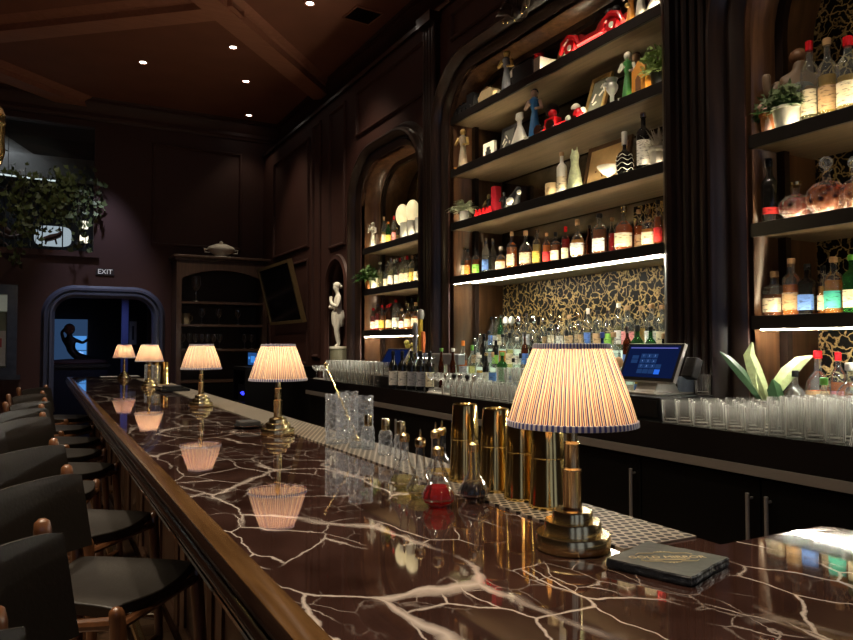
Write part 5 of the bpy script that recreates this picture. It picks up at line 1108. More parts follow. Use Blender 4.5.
# second shelf m2
potted('m2', 463, M_GREY, P('silver_green_leaf', (.44, .48, .34), .5, 0, .3, 20), 'silvery leafed plant in a grey pot at the left of the second shelf', r=.045, h=.11, n=80, L_=.27, wd=.014, seed=8, X=3.21, spread=.75)
t = thing('red_figures', 'cluster of small red figures beside the silvery plant on the second shelf', 'figurine', sc_loc('m2', 483)); b = B()
for i in range(5): b.lathe([(.0005, 0), (.022, 0), (.018, .04), (.01, .06), (.012, .075), (.0005, .085)], 10, c=(0, .10 - i*.05, 0))
b.build('figures', M_RED, t)
figure('m2', 489, .27, cdk, ctan, 'dark standing figurine with pale face behind the red figures', X=3.42)
blockobj('red_book', 'm2', 496, (.06, .06, .25), col_('red_cloth', (.42, .015, .03)), 'upright red book on the second shelf of the middle alcove', 'book', X=3.26)
t = thing('black_white_dog', 'black and white toy dog pair right of the red book on second shelf', 'figurine', sc_loc('m2', 512)); skin_fig('body', [(0, .05, .09, .035), (0, -.05, .08, .035), (0, -.08, .14, .025), (0, -.10, .155, .02), (.02, .06, 0, .012), (-.02, .06, 0, .012), (.02, -.05, 0, .012), (-.02, -.05, 0, .012)], [(0, 1), (1, 2), (2, 3), (0, 4), (0, 5), (1, 6), (1, 7)], cdk, t, sub=1); b = B(); b.ball((-.03, -.02, .06), .028, 10, sy=1.6); b.ball((-.02, -.12, .11), .018, 10); b.build('white_patches', cw, t)
figure('m2', 504, .2, cdk, cdk, 'black standing toy figure directly right of the red book', X=3.3)
t = thing('wooden_log_stack', 'small stack of pale sliced wood on the second shelf', 'ornament', sc_loc('m2', 551)); b = B()
for i, (a, z) in enumerate(((0, .02), (.0, .055), (-.005, .09))): b.lathe([(.0005, z - .016), (.045, z - .016), (.047, z), (.045, z + .016), (.0005, z + .016)], 18, sx=.8)
b.build('slices', ctan, t)
bottle('spirit', .30, .036, 'w', None, 0, 'cream', 'cork', 'mosaic patterned cream bottle with long neck on the second shelf', sc_loc('m2', 562), .8)
t = thing('cat_bottle', 'pale green and white cat-shaped ceramic bottle on the second shelf', 'bottle', sc_loc('m2', 575)); b = B(); b.lathe([(.0005, 0), (.055, 0), (.056, .05), (.045, .12), (.03, .18), (.03, .21), (.036, .24), (.024, .275), (.0005, .28)], 18, sx=.8); b.tube([(0, .018, .26), (0, .026, .30)], [.012, .003], 8); b.tube([(0, -.018, .26), (0, -.026, .30)], [.012, .003], 8); b.build('body', P('mottled_green_glaze', (.55, .62, .38), .3, 0, .5, 40), t)
picframe('m2', 602, .42, .34, P('dark_oak_frame', (.10, .05, .02), .4), 'wide dark wood framed sepia drawing leaning on the second shelf', X=3.30, inner=col_('sepia_sheet', (.60, .40, .18)), lean=.22, art=cbr)
t = thing('footed_bowl', 'white footed bowl in front of the sepia drawing on the second shelf', 'bowl', sc_loc('m2', 609)); B().lathe([(.0005, 0), (.03, 0), (.03, .008), (.012, .02), (.012, .04), (.04, .055), (.072, .09), (.076, .10), (.07, .10), (.03, .065), (.0005, .06)], 28).build('bowl', cw, t)
bottle('decanter', .285, .055, 'k', None, 0, None, 'white', 'black decanter with white wavy stripes on the second shelf', sc_loc('m2', 625), .8)
t = bpy.data.objects[[o.name for o in bpy.data.objects if o.get('label') == 'black decanter with white wavy stripes on the second shelf'][0]]
b = B()
for zz in (.045, .075, .105, .13): rr_ = .055*(.90 if zz < .06 else 1 if zz < .09 else .96 if zz < .12 else .86); b.tube([(rr_*1.01*math.cos(a*.1571), rr_*1.01*math.sin(a*.1571), zz + .008*math.sin(a*.785)) for a in range(41)], .0022, 5)
b.build('white_stripes', cw, t)
bottle('spirit', .36, .042, 'k', None, 0, 'white', 'silver', 'tall black bottle with white label on the second shelf near right end', sc_loc('m2', 644), .8, labz=(.10, .52))
t = thing('white_planter', 'white fluted planter with dried white flowers at second shelf right end', 'planter', sc_loc('m2', 659, 3.2)); B().lathe([(.0005, 0), (.045, 0), (.05, .09), (.06, .10), (.06, .115), (.05, .115), (.0005, .10)], 36, mod=lambda a, r, z: 1 + .03*math.cos(a*12)).build('pot', cw, t); fern(t, 50, .17, P('dried_flower', (.40, .36, .30), .7), .1, 1.3, .9, .007, .1, 9)
# near alcove top shelf
tq = potted('n3', 754, M_TERRA, M_LEAF, 'dark green trailing plant in a terracotta pot at left of near alcove top', r=.045, h=.11, n=70, L_=.13, wd=.010, seed=21, X=3.2)
bush(tq, 160, .085, .14, M_SAGE, .026, 6, .6)
t = potted('n3', 788, cw, M_LEAF, 'white ribbed planter with dark leaves on the near alcove top shelf', r=.065, h=.115, n=90, L_=.15, wd=.011, seed=22, X=3.2)
bush(t, 260, .10, .15, M_SAGE, .026, 5)
t = thing('flower_cup', 'small striped cup of pink flowers between the two near alcove planters', 'flowers', sc_loc('n3', 770, 3.17)); B().lathe([(.0005, 0), (.022, 0), (.026, .09), (.022, .09)], 16).build('cup', P('striped_cup', (.55, .35, .3), .5, 0, .6, 30), t); b = B(); rq = random.Random(2)
for i in range(10): b.ball((rq.uniform(-.03, .03), rq.uniform(-.04, .04), .10 + rq.uniform(0, .06)), .014, 8)
b.build('blooms', P('pink_cream_bloom', (.65, .38, .35), .6, 0, .5, 40), t)
# figure with raised fist
t = thing('raised_fist_bust', 'bust of a figure in grey vest with raised fist behind the leaves', 'bust', (3.29, 2.22, Z['n3']), .9)
skin_fig('body', [S(0, 0, .10, .07), S(0, 0, .2, .065), S(0, 0, .27, .07), S(0, 0, .315, .025), S(-.005, 0, .37, .043), S(0, .09, .26, .032), S(-.02, .15, .18, .026), S(-.03, .165, .27, .02), S(-.03, .16, .30, .026),
   S(0, -.09, .26, .032), S(-.03, -.11, .18, .026), S(-.08, -.03, .19, .022), S(-.08, .01, .2, .022)], [(0, 1), (1, 2), (2, 3), (3, 4), (2, 5), (5, 6), (6, 7), (7, 8), (2, 9), (9, 10), (10, 11), (11, 12)], P('painted_flesh', (.20, .13, .08), .5), t)
skin_fig('vest', [S(0, 0, .0, .08), S(0, 0, .12, .078), S(0, 0, .2, .075), S(0, 0, .26, .074)], [(0, 1), (1, 2), (2, 3)], col_('grey_vest', (.14, .15, .15)), t); b = B(); b.ball((.008, 0, .39), .046, 12, sz=.85); b.build('hair', cbr, t)
# counter plant with broad striped leaves
t = thing('potted_plant', 'broad striped-leaf plant in a small dark pot left of near alcove counter', 'plant', (3.08, onX(768, 380, 3.08)[0], CT), 0); t.scale = (1.2, 1.2, 1.3)
B().lathe([(.0005, 0), (.045, 0), (.055, .07), (.045, .07), (.0005, .06)], 18).build('pot', cdk, t)
def bleaf(pts, wd, mat, nm):
    b = B(); vs = []; fs = []; n = len(pts); side = Vector((_c, -_s, 0))
    for j, p in enumerate(pts):
        p = Vector(p); w1 = wd*math.sin(PI*min(1, .08 + .90*j/(n - 1)))**.8; tg = (Vector(pts[min(j + 1, n - 1)]) - Vector(pts[max(j - 1, 0)])).normalized(); sd = tg.cross(Vector((-_s, -_c, .35))).normalized(); nr = tg.cross(sd)
        vs += [p + sd*w1 + nr*w1*.35, p, p - sd*w1 + nr*w1*.35]
    for j in range(n - 1):
        for q in (0, 1): fs.append((3*j + q, 3*j + q + 1, 3*j + q + 4, 3*j + q + 3))
    b.add(vs, fs); return b.build(nm, mat, t)
M_BL = P('pale_striped_leaf', (.42, .50, .24), .4, 0, .45, 50); M_BD = P('deep_green_leaf', (.03, .08, .03), .35)
def LP(du, dz, fw=0): return (_c*du - _s*fw, -_s*du - _c*fw, dz)
bleaf([LP(0, .05), LP(-.02, .12), LP(-.05, .19), LP(-.07, .24), LP(-.06, .285)], .032, M_BL, 'leaf')
bleaf([LP(.01, .05), LP(.03, .11), LP(.08, .17), LP(.13, .215), LP(.18, .235)], .030, M_BL, 'leaf')
bleaf([LP(-.01, .05), LP(-.05, .11), LP(-.10, .17), LP(-.15, .22), LP(-.19, .25)], .022, M_BD, 'leaf')
bleaf([LP(0, .04, .03), LP(.02, .08, .04), LP(.01, .12, .04), LP(.0, .15, .04)], .035, M_BD, 'leaf'); bleaf([LP(-.01, .05), LP(-.04, .10), LP(-.05, .15), LP(-.045, .19)], .018, M_BL, 'leaf')
# small alcove curios
figure('s3', 373, .29, cw, cw, 'white plaster dancer figurine at the left of the small alcove top shelf', X=3.18, pose=1)
t = thing('shell_lamp', 'glowing double shell lamp with white globes on the small alcove top shelf', 'lamp', (3.30, onX(408, 215, 3.30)[0], Z['s3'])); b = B()
b.ball((0, .13, .30), .105, 18, sx=.6, sz=1.1, sy=.9); b.ball((0, -.10, .31), .105, 18, sx=.6, sz=1.05, sy=.9); b.build('globes', P('glowing_shell', (.8, .72, .5), .4, emit=(1.0, .80, .42), es=.5, bump=.3), t)
b = B(); b.tube([(0, .02, 0), (0, .02, .14), (0, .11, .2)], .012, 8); b.tube([(0, .02, .14), (0, -.09, .21)], .012, 8); b.lathe([(.0005, 0), (.06, 0), (.055, .02), (.0005, .025)], 18, c=(0, .02, 0)); b.build('stem', cgold, t)
for i, u in enumerate((404, 411, 419)):
    t = thing('crystal_vase', 'frosted white glass vase, %s from left under the shell lamp' % ORD[i], 'vase', (3.18, onX(u, 230, 3.18)[0], Z['s3'])); B().lathe([(.0005, 0), (.035, 0), (.04, .05), (.04, .17), (.035, .17), (.03, .02)], 18).build('body', P('milky_glass', (.75, .75, .66), .2), t)
tq = potted('s2', 369, M_TERRA, M_LEAF, 'green fern in a terracotta pot spilling from the small alcove middle shelf', r=.05, h=.12, n=90, L_=.28, wd=.012, seed=31, X=3.17)
potted('s2', 374.5, cw, P('bright_fern', (.16, .34, .05), .5, 0, .4, 20), 'bright green fern in a white pot on the small alcove middle shelf', r=.06, h=.13, n=50, L_=.17, wd=.012, seed=32, X=3.19)
bush(tq, 160, .13, .16, P('fern_green', (.10, .20, .05), .5, 0, .5, 20), .03, 12, .7)
# niche statue and pedestal
ysx = onX(338, 320, 3.02)[0]
tag(B().lathe([(.0005, 0), (.112, 0), (.118, .01), (.118, .30), (.122, .305), (.122, .315), (.0005, .315)], 28).build('pedestal', P('grey_green_stone', (.26, .25, .17), .5), None, (3.0, ysx - .13, CT)), 'plain grey-green drum pedestal beneath the white statue', 'pedestal')
ysx -= .03
t = thing('statue', 'white plaster statue of a draped standing figure in front of the wall niche', 'statue', (2.985, ysx - .06, CT + .316), 2.95)
k = .74/1.75
def sk(*p): return (p[0]*k, p[1]*k, p[2]*k, p[3]*k)
skin_fig('body', [sk(0, 0, .95, .15), sk(.01, 0, 1.12, .125), sk(0, 0, 1.32, .16), sk(-.0, .0, 1.44, .06), sk(.03, 0, 1.52, .055), sk(.06, 0, 1.62, .10), sk(.05, 0, 1.70, .08),
  sk(.0, .19, 1.36, .065), sk(.06, .24, 1.10, .055), sk(.19, .10, 1.18, .045), sk(.20, .0, 1.30, .04), sk(.18, -.03, 1.40, .045),
  sk(0, -.19, 1.36, .065), sk(.06, -.22, 1.12, .055), sk(.20, -.08, 1.08, .045), sk(.22, .04, 1.12, .042),
  sk(.0, .09, .80, .10), sk(.06, .09, .48, .078), sk(.0, .09, .10, .05), sk(.10, .10, .04, .05), sk(.0, -.09, .80, .10), sk(.0, -.08, .46, .078), sk(-.04, -.07, .10, .05), sk(.06, -.09, .04, .05)],
  [(0, 1), (1, 2), (2, 3), (3, 4), (4, 5), (5, 6), (2, 7), (7, 8), (8, 9), (9, 10), (10, 11), (2, 12), (12, 13), (13, 14), (14, 15), (0, 16), (16, 17), (17, 18), (18, 19), (0, 20), (20, 21), (21, 22), (22, 23)], M_PLASTER, t)
B().lathe([(.14*k, 1.02*k), (.165*k, .96*k), (.175*k, .82*k), (.16*k, .66*k), (.13*k, .58*k), (.10*k, .62*k)], 40, mod=lambda a, r, z: 1 + .06*math.cos(a*9 + z*20)).build('drapery', M_PLASTER, t)
b = B(); b.tube([(.05*k, .12*k, 1.0*k), (.10*k, .10*k, .7*k), (.06*k, .12*k, .35*k)], [.05*k, .07*k, .03*k], 10); b.build('cloth_fall', M_PLASTER, t)
b = B(); b.ball((.03*k, 0, 1.69*k), .105*k, 14, sz=.9); b.ball((-.07*k, 0, 1.66*k), .05*k, 10); b.build('hair', M_PLASTER, t)
b = B(); b.lathe([(.0005, 0), (.23*k, 0), (.23*k, .05*k), (.0005, .06*k)], 24); b.build('plinth', M_PLASTER, t)
spot('niche_accent', (1.7, 6.2, 4.9), 330, .30, (1, .85, .62), .05, .5, aim=(3.0, 7.65, 1.8))  # spot added to brighten the statue, has no fixture
# dresser contents
def dz(i): return zs[i] + .001
x, _ = onY(222, 250, 10.9)
t = thing('soup_tureen', 'white lidded tureen standing on top of the dark dresser', 'tureen', (x, 10.95, zt + .041)); B().lathe([(.0005, 0), (.16, 0), (.15, .02), (.08, .03), (.17, .09), (.20, .13), (.20, .14)], 28, mod=lambda a, r, z: 1 + .03*math.cos(a*10), sy=.8).build('bowl', M_PLASTER, t); b = B(); b.lathe([(.20, .14), (.18, .17), (.08, .21), (.02, .22), (.03, .24), (.0005, .26)], 28, mod=lambda a, r, z: 1 + .03*math.cos(a*10), sy=.8); b.build('lid', M_PLASTER, t)
b = B(); b.tube([(.19, 0, .12), (.25, 0, .13), (.24, 0, .08), (.17, 0, .08)], .01, 8); b.tube([(-.19, 0, .12), (-.25, 0, .13), (-.24, 0, .08), (-.17, 0, .08)], .01, 8); b.build('handles', M_PLASTER, t)
def dgl(u, i, kind, label, sc_=1, Y=10.95, grp=None):
    t = mk_glass(kind, label, (onY(u, 300, Y)[0], Y, dz(i)), grp); t.scale = (sc_, sc_, sc_*1.05); return t
dgl(196, 0, 'wine', 'large single stemmed glass alone on the top shelf of the dresser', 1.7)
for j, u in enumerate((202, 219, 238)): dgl(u, 1, 'wine', '%s from left of three stemmed glasses on the second dresser shelf' % ['leftmost', 'middle one', 'last'][j], 1.1)
g0 = None
for j, u in enumerate((183, 190, 196, 202, 208, 214, 220, 245, 252, 263, 268)): 
    if g0 is None: g0 = dgl(u, 2, 'wine', 'clear stemmed glass on the third shelf of the dresser', 1.0, grp='stemmed glasses on third dresser shelf')
    else: q = dup(g0, (onY(u, 300, 10.95)[0], 10.95, dz(2)))
t = thing('carved_mug', 'small carved pale mug at the left of the second dresser shelf', 'mug', (onY(186, 300, 10.93)[0], 10.93, dz(1))); B().lathe([(.0005, 0), (.055, 0), (.06, .03), (.055, .12), (.06, .16), (.05, .16)], 20, mod=lambda a, r, z: 1 + .05*math.cos(a*6)).build('body', P('carved_tan', (.30, .25, .15), .6, 0, .5, 60), t)
b = B(); b.tube([(.055, 0, .13), (.09, 0, .12), (.09, 0, .06), (.055, 0, .04)], .008, 8); b.build('handle', MATS['carved_tan'], t)
t = thing('pig_figurine', 'small pale animal figurine at the right of the second dresser shelf', 'figurine', (onY(264, 300, 10.93)[0], 10.93, dz(1))); skin_fig('body', [(0, 0, .07, .045), (.10, 0, .07, .045), (.16, 0, .09, .03), (0, .02, 0, .014), (0, -.02, 0, .014), (.10, .02, 0, .014), (.10, -.02, 0, .014)], [(0, 1), (1, 2), (0, 3), (0, 4), (1, 5), (1, 6)], P('dim_ivory', (.35, .33, .28), .5), t, sub=1)

# ================================================================ THE BAR
BT = 1.07
t = thing('bar_counter', 'long wood-edged bar counter topped with dark red white-veined marble', 'bar', (0, 0, 0)); YE = 9.85
b = B(); b.prism([(.355, -1.0), (1.55, -1.0), (1.55, .965), (1.525, 1.0), (1.21, 1.004), (1.21, YE), (.355, YE)], BT - .03, BT); b.build('marble_top', M_MARBLE, t, smooth=False, bevel=.002)
prn = [(.356, BT - .001), (.356, BT + .002), (.325, BT + .003), (.312, BT - .001)]
nose = [(.312, BT - .001), (.301, BT - .008), (.298, BT - .018), (.305, BT - .026), (.312, BT - .029)]
mold = [(.312, BT - .029), (.300, BT - .033), (.292, BT - .040), (.292, BT - .048), (.299, BT - .054), (.308, BT - .056), (.308, BT - .062), (.300, BT - .066), (.300, BT - .074), (.312, BT - .080), (.325, BT - .086), (.33, BT - .094), (.36, BT - .10), (.42, BT - .10)]
def ext(pr, nm, mat, y0=-1.0, y1=YE):
    b = B(); n = len(pr); b.add([(x, y0, z) for x, z in pr] + [(x, y1, z) for x, z in pr], [(j, j + 1, n + j + 1, n + j) for j in range(n - 1)]); b.add([(x, y1, z) for x, z in pr], [tuple(range(n))]); return b.build(nm, mat, t, ang=50)
ext(prn, 'wood_edge', M_NOSE); ext(nose + mold[1:], 'edge_moulding', M_MOLD)
B().box(.60, 1.19, -1.0, YE - .03, 0, BT - .0305).build('carcass', M_BFRONT, t)
B().box(.345, .62, -1.0, YE, BT - .10, BT - .031).build('overhang', M_MOLD, t)
B().box(1.19, 1.53, -1.0, .98, 0, BT - .0305).build('return_carcass', M_CAB, t)
y = -.9
while y < YE - .6:
    b = B(); sweep(b, [(y, .16), (y, .86), (y + .62, .86), (y + .62, .16)], [(0, 0), (0, .012), (-.02, .025), (-.05, .012), (-.05, 0)], 'x', .60, closed=True); b.build('raised_panel', M_BFRONT, t); y += .74
B().box(.57, .60, -1.0, YE - .03, 0, .12).build('plinth', M_MOLD, t)
b = B(); b.tube([(.40, -1.0, .22), (.40, YE - .1, .22)], .02, 10); b.build('foot_rail', M_BRASS, t)
for i in range(9): b = B(); b.tube([(.40, -.5 + i*1.2, .22), (.60, -.5 + i*1.2, .22)], .012, 8); b.build('rail_bracket', M_BRASS, t)
tag(B().box(0, .20, 0, YE - 1.05 - .9, 0, .004).build('drip_mat', M_MAT, None, (1.005, 1.06, BT + .0005)), 'long pale perforated drip strip set along the inner edge of the bar', 'drip mat')

# lamps
def lamp():
    t = thing('table_lamp', 'x', 'lamp', (0, 0, 0)); del SEEN['x']
    B().lathe([(.0005, 0), (.072, 0), (.0735, .003), (.0735, .026), (.071, .030), (.056, .030), (.0555, .033), (.0555, .050), (.053, .054), (.040, .054), (.0395, .057), (.0395, .070), (.037, .074), (.022, .074), (.019, .080)], 48).build('stepped_base', M_BRASS, t)
    B().lathe([(.0185, .078), (.0185, .148), (.0195, .150), (.0195, .153), (.014, .156), (.014, .20), (.0155, .203), (.014, .207), (.011, .208), (.011, .25), (.004, .255), (.004, .33)], 32).build('stem', M_BRASS, t)
    n = 66; sh = B(); H0, H1 = .243, .397
    prof = []
    for i in range(7): f_ = i/6; prof.append((.126 + (.073 - .126)*f_ + .003*math.sin(PI*f_), H0 + (H1 - H0)*f_))
    sh.lathe(prof, n*6, mod=lambda a, r, z: 1 + .0013/r*math.cos(a*n)*1.0)
    s_ = sh.build('pleated_shade', M_SHADE, t, ang=180); 
    B().lathe([(.1265, H0 - .004), (.1295, H0 - .003), (.1285, H0 + .007), (.125, H0 + .008)], 96).build('shade_trim', M_TRIM, t); B().lathe([(.0745, H1 - .007), (.0765, H1 - .006), (.0760, H1 + .003), (.0725, H1 + .004)], 96).build('shade_trim', M_TRIM, t)
    b = B(); b.lathe([(.004, .33), (.008, .335), (.008, .345)], 10)
    for k_ in range(3): a = k_*2.094; b.tube([(0, 0, .335), (.073*math.cos(a), .073*math.sin(a), H1 - .004)], .0015, 5)
    b.build('shade_carrier', M_BRASS, t)
    b = B(); b.ball((0, 0, .30), .018, 12, sz=1.3); b.build('bulb', EM('warm_bulb', (1, .70, .38), 6), t)
    l = bpy.data.lights.new('bulb_light', 'POINT'); l.energy = 3.0; l.color = (1, .70, .40); l.shadow_soft_size = .03; o = bpy.data.objects.new('bulb_light', l); COL.objects.link(o); o.parent = t; o.location = (0, 0, .325)
    return t
lp = lamp()
LL = ['nearest and largest brass table lamp with striped pleated shade, beside the slate coaster', 'second nearest brass table lamp with pleated shade, by the black dish', 'middle brass table lamp of the five along the bar',
      'fourth brass table lamp along the bar, in front of the far gold shakers', 'farthest brass table lamp at the end of the bar']
for i, (x, y) in enumerate(((.933, 1.125), (.938, 3.13), (.926, 4.78), (.92, 7.2), (.89, 9.14))):
    o = lp if i == 0 else dup(lp, (0, 0, 0)); o.location = (x, y, BT + .001); o.rotation_euler = (0, 0, i*.9); o['label'] = LL[i]; SEEN[LL[i]] = 1; o['group'] = 'brass lamps with pleated shades along the bar'

# slate coaster with lettering
ang = math.radians(-27)
t = thing('slate_coaster', 'square dark slate coaster lettered GOLD MIRROR in gold on the near bar top', 'coaster', (1.0, .945, BT + .001), ang)
rq = random.Random(5); n = 10; cr = [(-.11, 0), (0, .108), (.11, 0), (0, -.108)]; out = []
for a, c in zip(cr, cr[1:] + cr[:1]):
    for j in range(n): f_ = j/n; out.append((a[0] + (c[0] - a[0])*f_ + rq.uniform(-.0016, .0016), a[1] + (c[1] - a[1])*f_ + rq.uniform(-.0016, .0016)))
out = out[::-1]
b = B(); m = len(out); lay = [(.0, .985), (.005, 1.012), (.010, 1.0), (.014, 1.008), (.0165, .99)]
vs = [(x*s_*(1 + rq.uniform(-.006, .006)), y*s_*(1 + rq.uniform(-.006, .006)), z) for z, s_ in lay for x, y in out]
b.add(vs, [(j*m + i, j*m + (i + 1) % m, (j + 1)*m + (i + 1) % m, (j + 1)*m + i) for j in range(len(lay) - 1) for i in range(m)]); b.k = 0
b.add([vs[i] for i in range(m)][::-1], [tuple(range(m))]); b.build('rough_edge', M_SLATE_E, t, smooth=False)
b = B(); b.add([(x*.99, y*.99, .0167) for x, y in out], [tuple(range(m))]); b.build('top_face', M_SLATE, t, smooth=False)
M_PR = P('pale_gold_print', (.62, .52, .30), .45)
textmesh('GOLD MIRROR', .0185, M_PR, 'lettering', t, TR(0, .002, .0172), .0002, 1.12)
b = B(); fr = [(-.052, .016), (-.045, .024), (-.018, .024), (-.014, .030), (.014, .030), (.018, .024), (.045, .024), (.052, .016)]
for sg in (1, -1): 
    for p, q in zip(fr, fr[1:]): b.tube([(p[0], sg*p[1] + .002, .0174), (q[0], sg*q[1] + .002, .0174)], .0006, 4)
for p in ((-.006, .034), (0, .036), (.006, .034), (-.006, -.030), (0, -.032), (.006, -.030)): b.ball((p[0], p[1], .0174), .0022, 6, sz=.2)
b.box(-.036, .036, -.0115, -.0100, .0170, .0176); b.box(-.028, .028, -.0155, -.0142, .0170, .0176); b.build('border_scrolls', M_PR, t)

# gold shakers
def shaker(loc, label, group):
    t = thing('cocktail_shaker', label, 'shaker', loc, 0, group)
    B().lathe([(.0005, 0), (.046, 0), (.0475, .003), (.0465, .010), (.0455, .014), (.0405, .118), (.0400, .120), (.0405, .122)], 40).build('lower_tin', M_GOLD, t)
    B().lathe([(.0400, .1185), (.0420, .121), (.0415, .130), (.0365, .217), (.0345, .2215), (.031, .2225), (.028, .219), (.0005, .219)], 40).build('upper_tin', M_GOLD, t); return t
for i, u in enumerate((465, 496, 522, 548)):
    X = 1.10; y = onX(u, 490, X)[0]
    lb = ['leftmost gold cocktail shaker of the near row, beside the glass dropper bottles', 'second gold cocktail shaker from the left in the near row', 'third gold cocktail shaker from the left in the near row', 'gold cocktail shaker directly behind the nearest lamp stem'][i]
    shaker((X, y, BT + .005), lb, 'gold shakers near the nearest lamp')
for i, (x, y) in enumerate(((1.08, 7.95), (1.12, 7.75), (1.11, 7.55))): shaker((x, y, BT + .005), ['rearmost', 'middle', 'front'][i] + ' gold shaker of the far trio near the fourth lamp', 'gold shakers near the fourth lamp')
# crystal mixing glasses
def mixing(loc, label, group, s_=1):
    t = thing('mixing_glass', label, 'mixing glass', loc, 0, group)
    def cut(a, r, z): return 1 + (.03*math.cos(a*16 + z*160)*math.cos(a*16 - z*160) if .02*s_ < z < .135*s_ and r > .03 else 0)
    pr = [(.0005, 0), (.044*s_, 0), (.047*s_, .004)] + [(.047*s_, .01 + i*.006*s_) for i in range(28)] + [(.0475*s_, .196*s_), (.0445*s_, .196*s_), (.043*s_, .02), (.0005, .018)]
    B().lathe(pr, 72, mod=cut).build('cut_glass', M_CUT, t); return t
for i, (u, X) in enumerate(((337, 1.06), (347, 1.155), (361, 1.10))):
    mixing((X, onX(u, 440, X)[0], BT + .005), ['left cut-crystal mixing glass in the near cluster', 'rear cut-crystal mixing glass in the near cluster, half hidden', 'right cut-crystal mixing glass in the near cluster, holding the gold spoon'][i], 'crystal mixing glasses on the drip strip')
X = 1.10; yg = onX(361, 440, X)[0]
t = thing('bar_spoon', 'twisted gold bar spoon leaning out of the right crystal mixing glass', 'bar spoon', (X, yg, BT + .03)); e = Vector(onX(322, 356, X) ) if False else None
# top end of the spoon, leaning along the bar, away from the camera
yt, zt_ = onX(322, 356, 1.08); dy = yt - yg
b = B(); p0, p1 = Vector((.0, .03, 0)), Vector((-.02, dy, zt_ - BT - .03)); Ls = (p1 - p0).length
if Ls > .42: p1 = p0 + (p1 - p0)*(.42/Ls)
b.tube([p0 + (p1 - p0)*(i/40) + Vector((.0016*math.cos(i*1.3), 0, .0016*math.sin(i*1.3))) for i in range(41)], .0035, 8); b.build('twisted_stem', M_BRASS, t)
b = B(); b.ball(tuple(p1), .009, 12, sz=1.3); b.build('finial', M_BRASS, t); b = B(); b.ball(tuple(p0), .013, 12, sz=.5, sy=1.4); b.build('spoon_bowl', M_BRASS, t)
for i, (x, y) in enumerate(((1.04, 8.1), (1.0, 7.85), (1.06, 7.75))): mixing((x, y, BT + .005), ['rear', 'left', 'front'][i] + ' cut-crystal mixing glass by the fourth lamp', 'far crystal mixing glasses', .95)
# hobnail spray bottles
for i, u in enumerate((368, 385.5, 401)):
    X = 1.10; t = thing('atomizer_bottle', '%s of three small hobnail glass bottles with gold caps' % ['leftmost', 'middle one', 'rightmost'][i], 'bottle', (X, onX(u, 450, X)[0], BT + .005))
    pr = [(.0005, 0), (.021, 0)] + [(.0245, .004 + j*.004) for j in range(17)] + [(.022, .082), (.014, .090), (.012, .096)]
    B().lathe(pr, 48, mod=lambda a, r, z: 1 + (.05*math.cos(a*12)*math.cos(z*500) if .004 < z < .07 and r > .02 else 0)).build('hobnail_body', M_CUT, t)
    B().lathe([(.0145, .088), (.0148, .092), (.0148, .126), (.0135, .130), (.0005, .130)], 24).build('gold_cap', M_BRASS, t); B().lathe([(.0152, .100), (.0152, .104)], 24).build('cap_band', M_GOLD, t)
# bitters bottles
def bitters(x, y, liq, fill, H, r, label):
    t = thing('bitters_bottle', label, 'bottle', (x, y, BT + .001)); 
    pr = [(.0005, 0), (r*.62, 0), (r*.72, .006), (r, r*.55), (r*.96, r*.8), (r*.72, r*1.25), (r*.42, r*1.75), (.0125, r*2.2), (.0115, H*.74), (.0125, H*.76)]
    fa = lambda a, rr, z: 1 + (.045*math.cos(a*10) if rr > r*.65 and z < r*.9 else 0)
    B().lathe(pr, 60, mod=fa).build('glass_body', M_BITT, t)
    zf = fill*r*1.6; lpz = [(.0005, .004), (r*.60, .005), (r*.68, .009)] + [(min(r*.93, r*(.72 + .26*z/(r*.55)) if z < r*.55 else r*(.98 - .3*(z - r*.55)/(r*.7))), z) for z in [r*.3, r*.55, r*.8, r*1.1, r*1.4] if z < zf]
    lpz += [(lpz[-1][0]*.95, zf), (.0005, zf)]; B().lathe(lpz, 40, mod=fa).build('liquid', LIQ[liq], t)
    b = B(); b.lathe([(.0005, H*.74), (.0135, H*.74), (.0145, H*.76), (.0145, H*.84), (.012, H*.86), (.006, H*.88)], 20); b.lathe([(.0045, H*.87), (.003, H*.93), (.0035, H*.94), (.0015, H)], 10); b.build('dasher_cap', M_BRASS, t); return t
bitters(.900, 1.80, 'straw', .5, .175, .041, 'leftmost glass bitters bottle with pale yellow liquid'); bitters(.884, 1.676, 'straw', .45, .178, .036, 'yellow-green bitters bottle between the pale yellow and red ones'); bitters(1.012, 1.825, 'clear', .3, .175, .036, 'clear bitters bottle at the back of the dropper bottles')
bitters(.876, 1.565, 'red', .75, .168, .041, 'red bitters bottle in front of the others'); bitters(1.075, 1.90, 'gold', .4, .17, .036, 'rear bitters bottle closest to the leftmost gold shaker'); bitters(.985, 1.575, 'black', .7, .170, .039, 'black bitters bottle at the right of the dropper bottles')
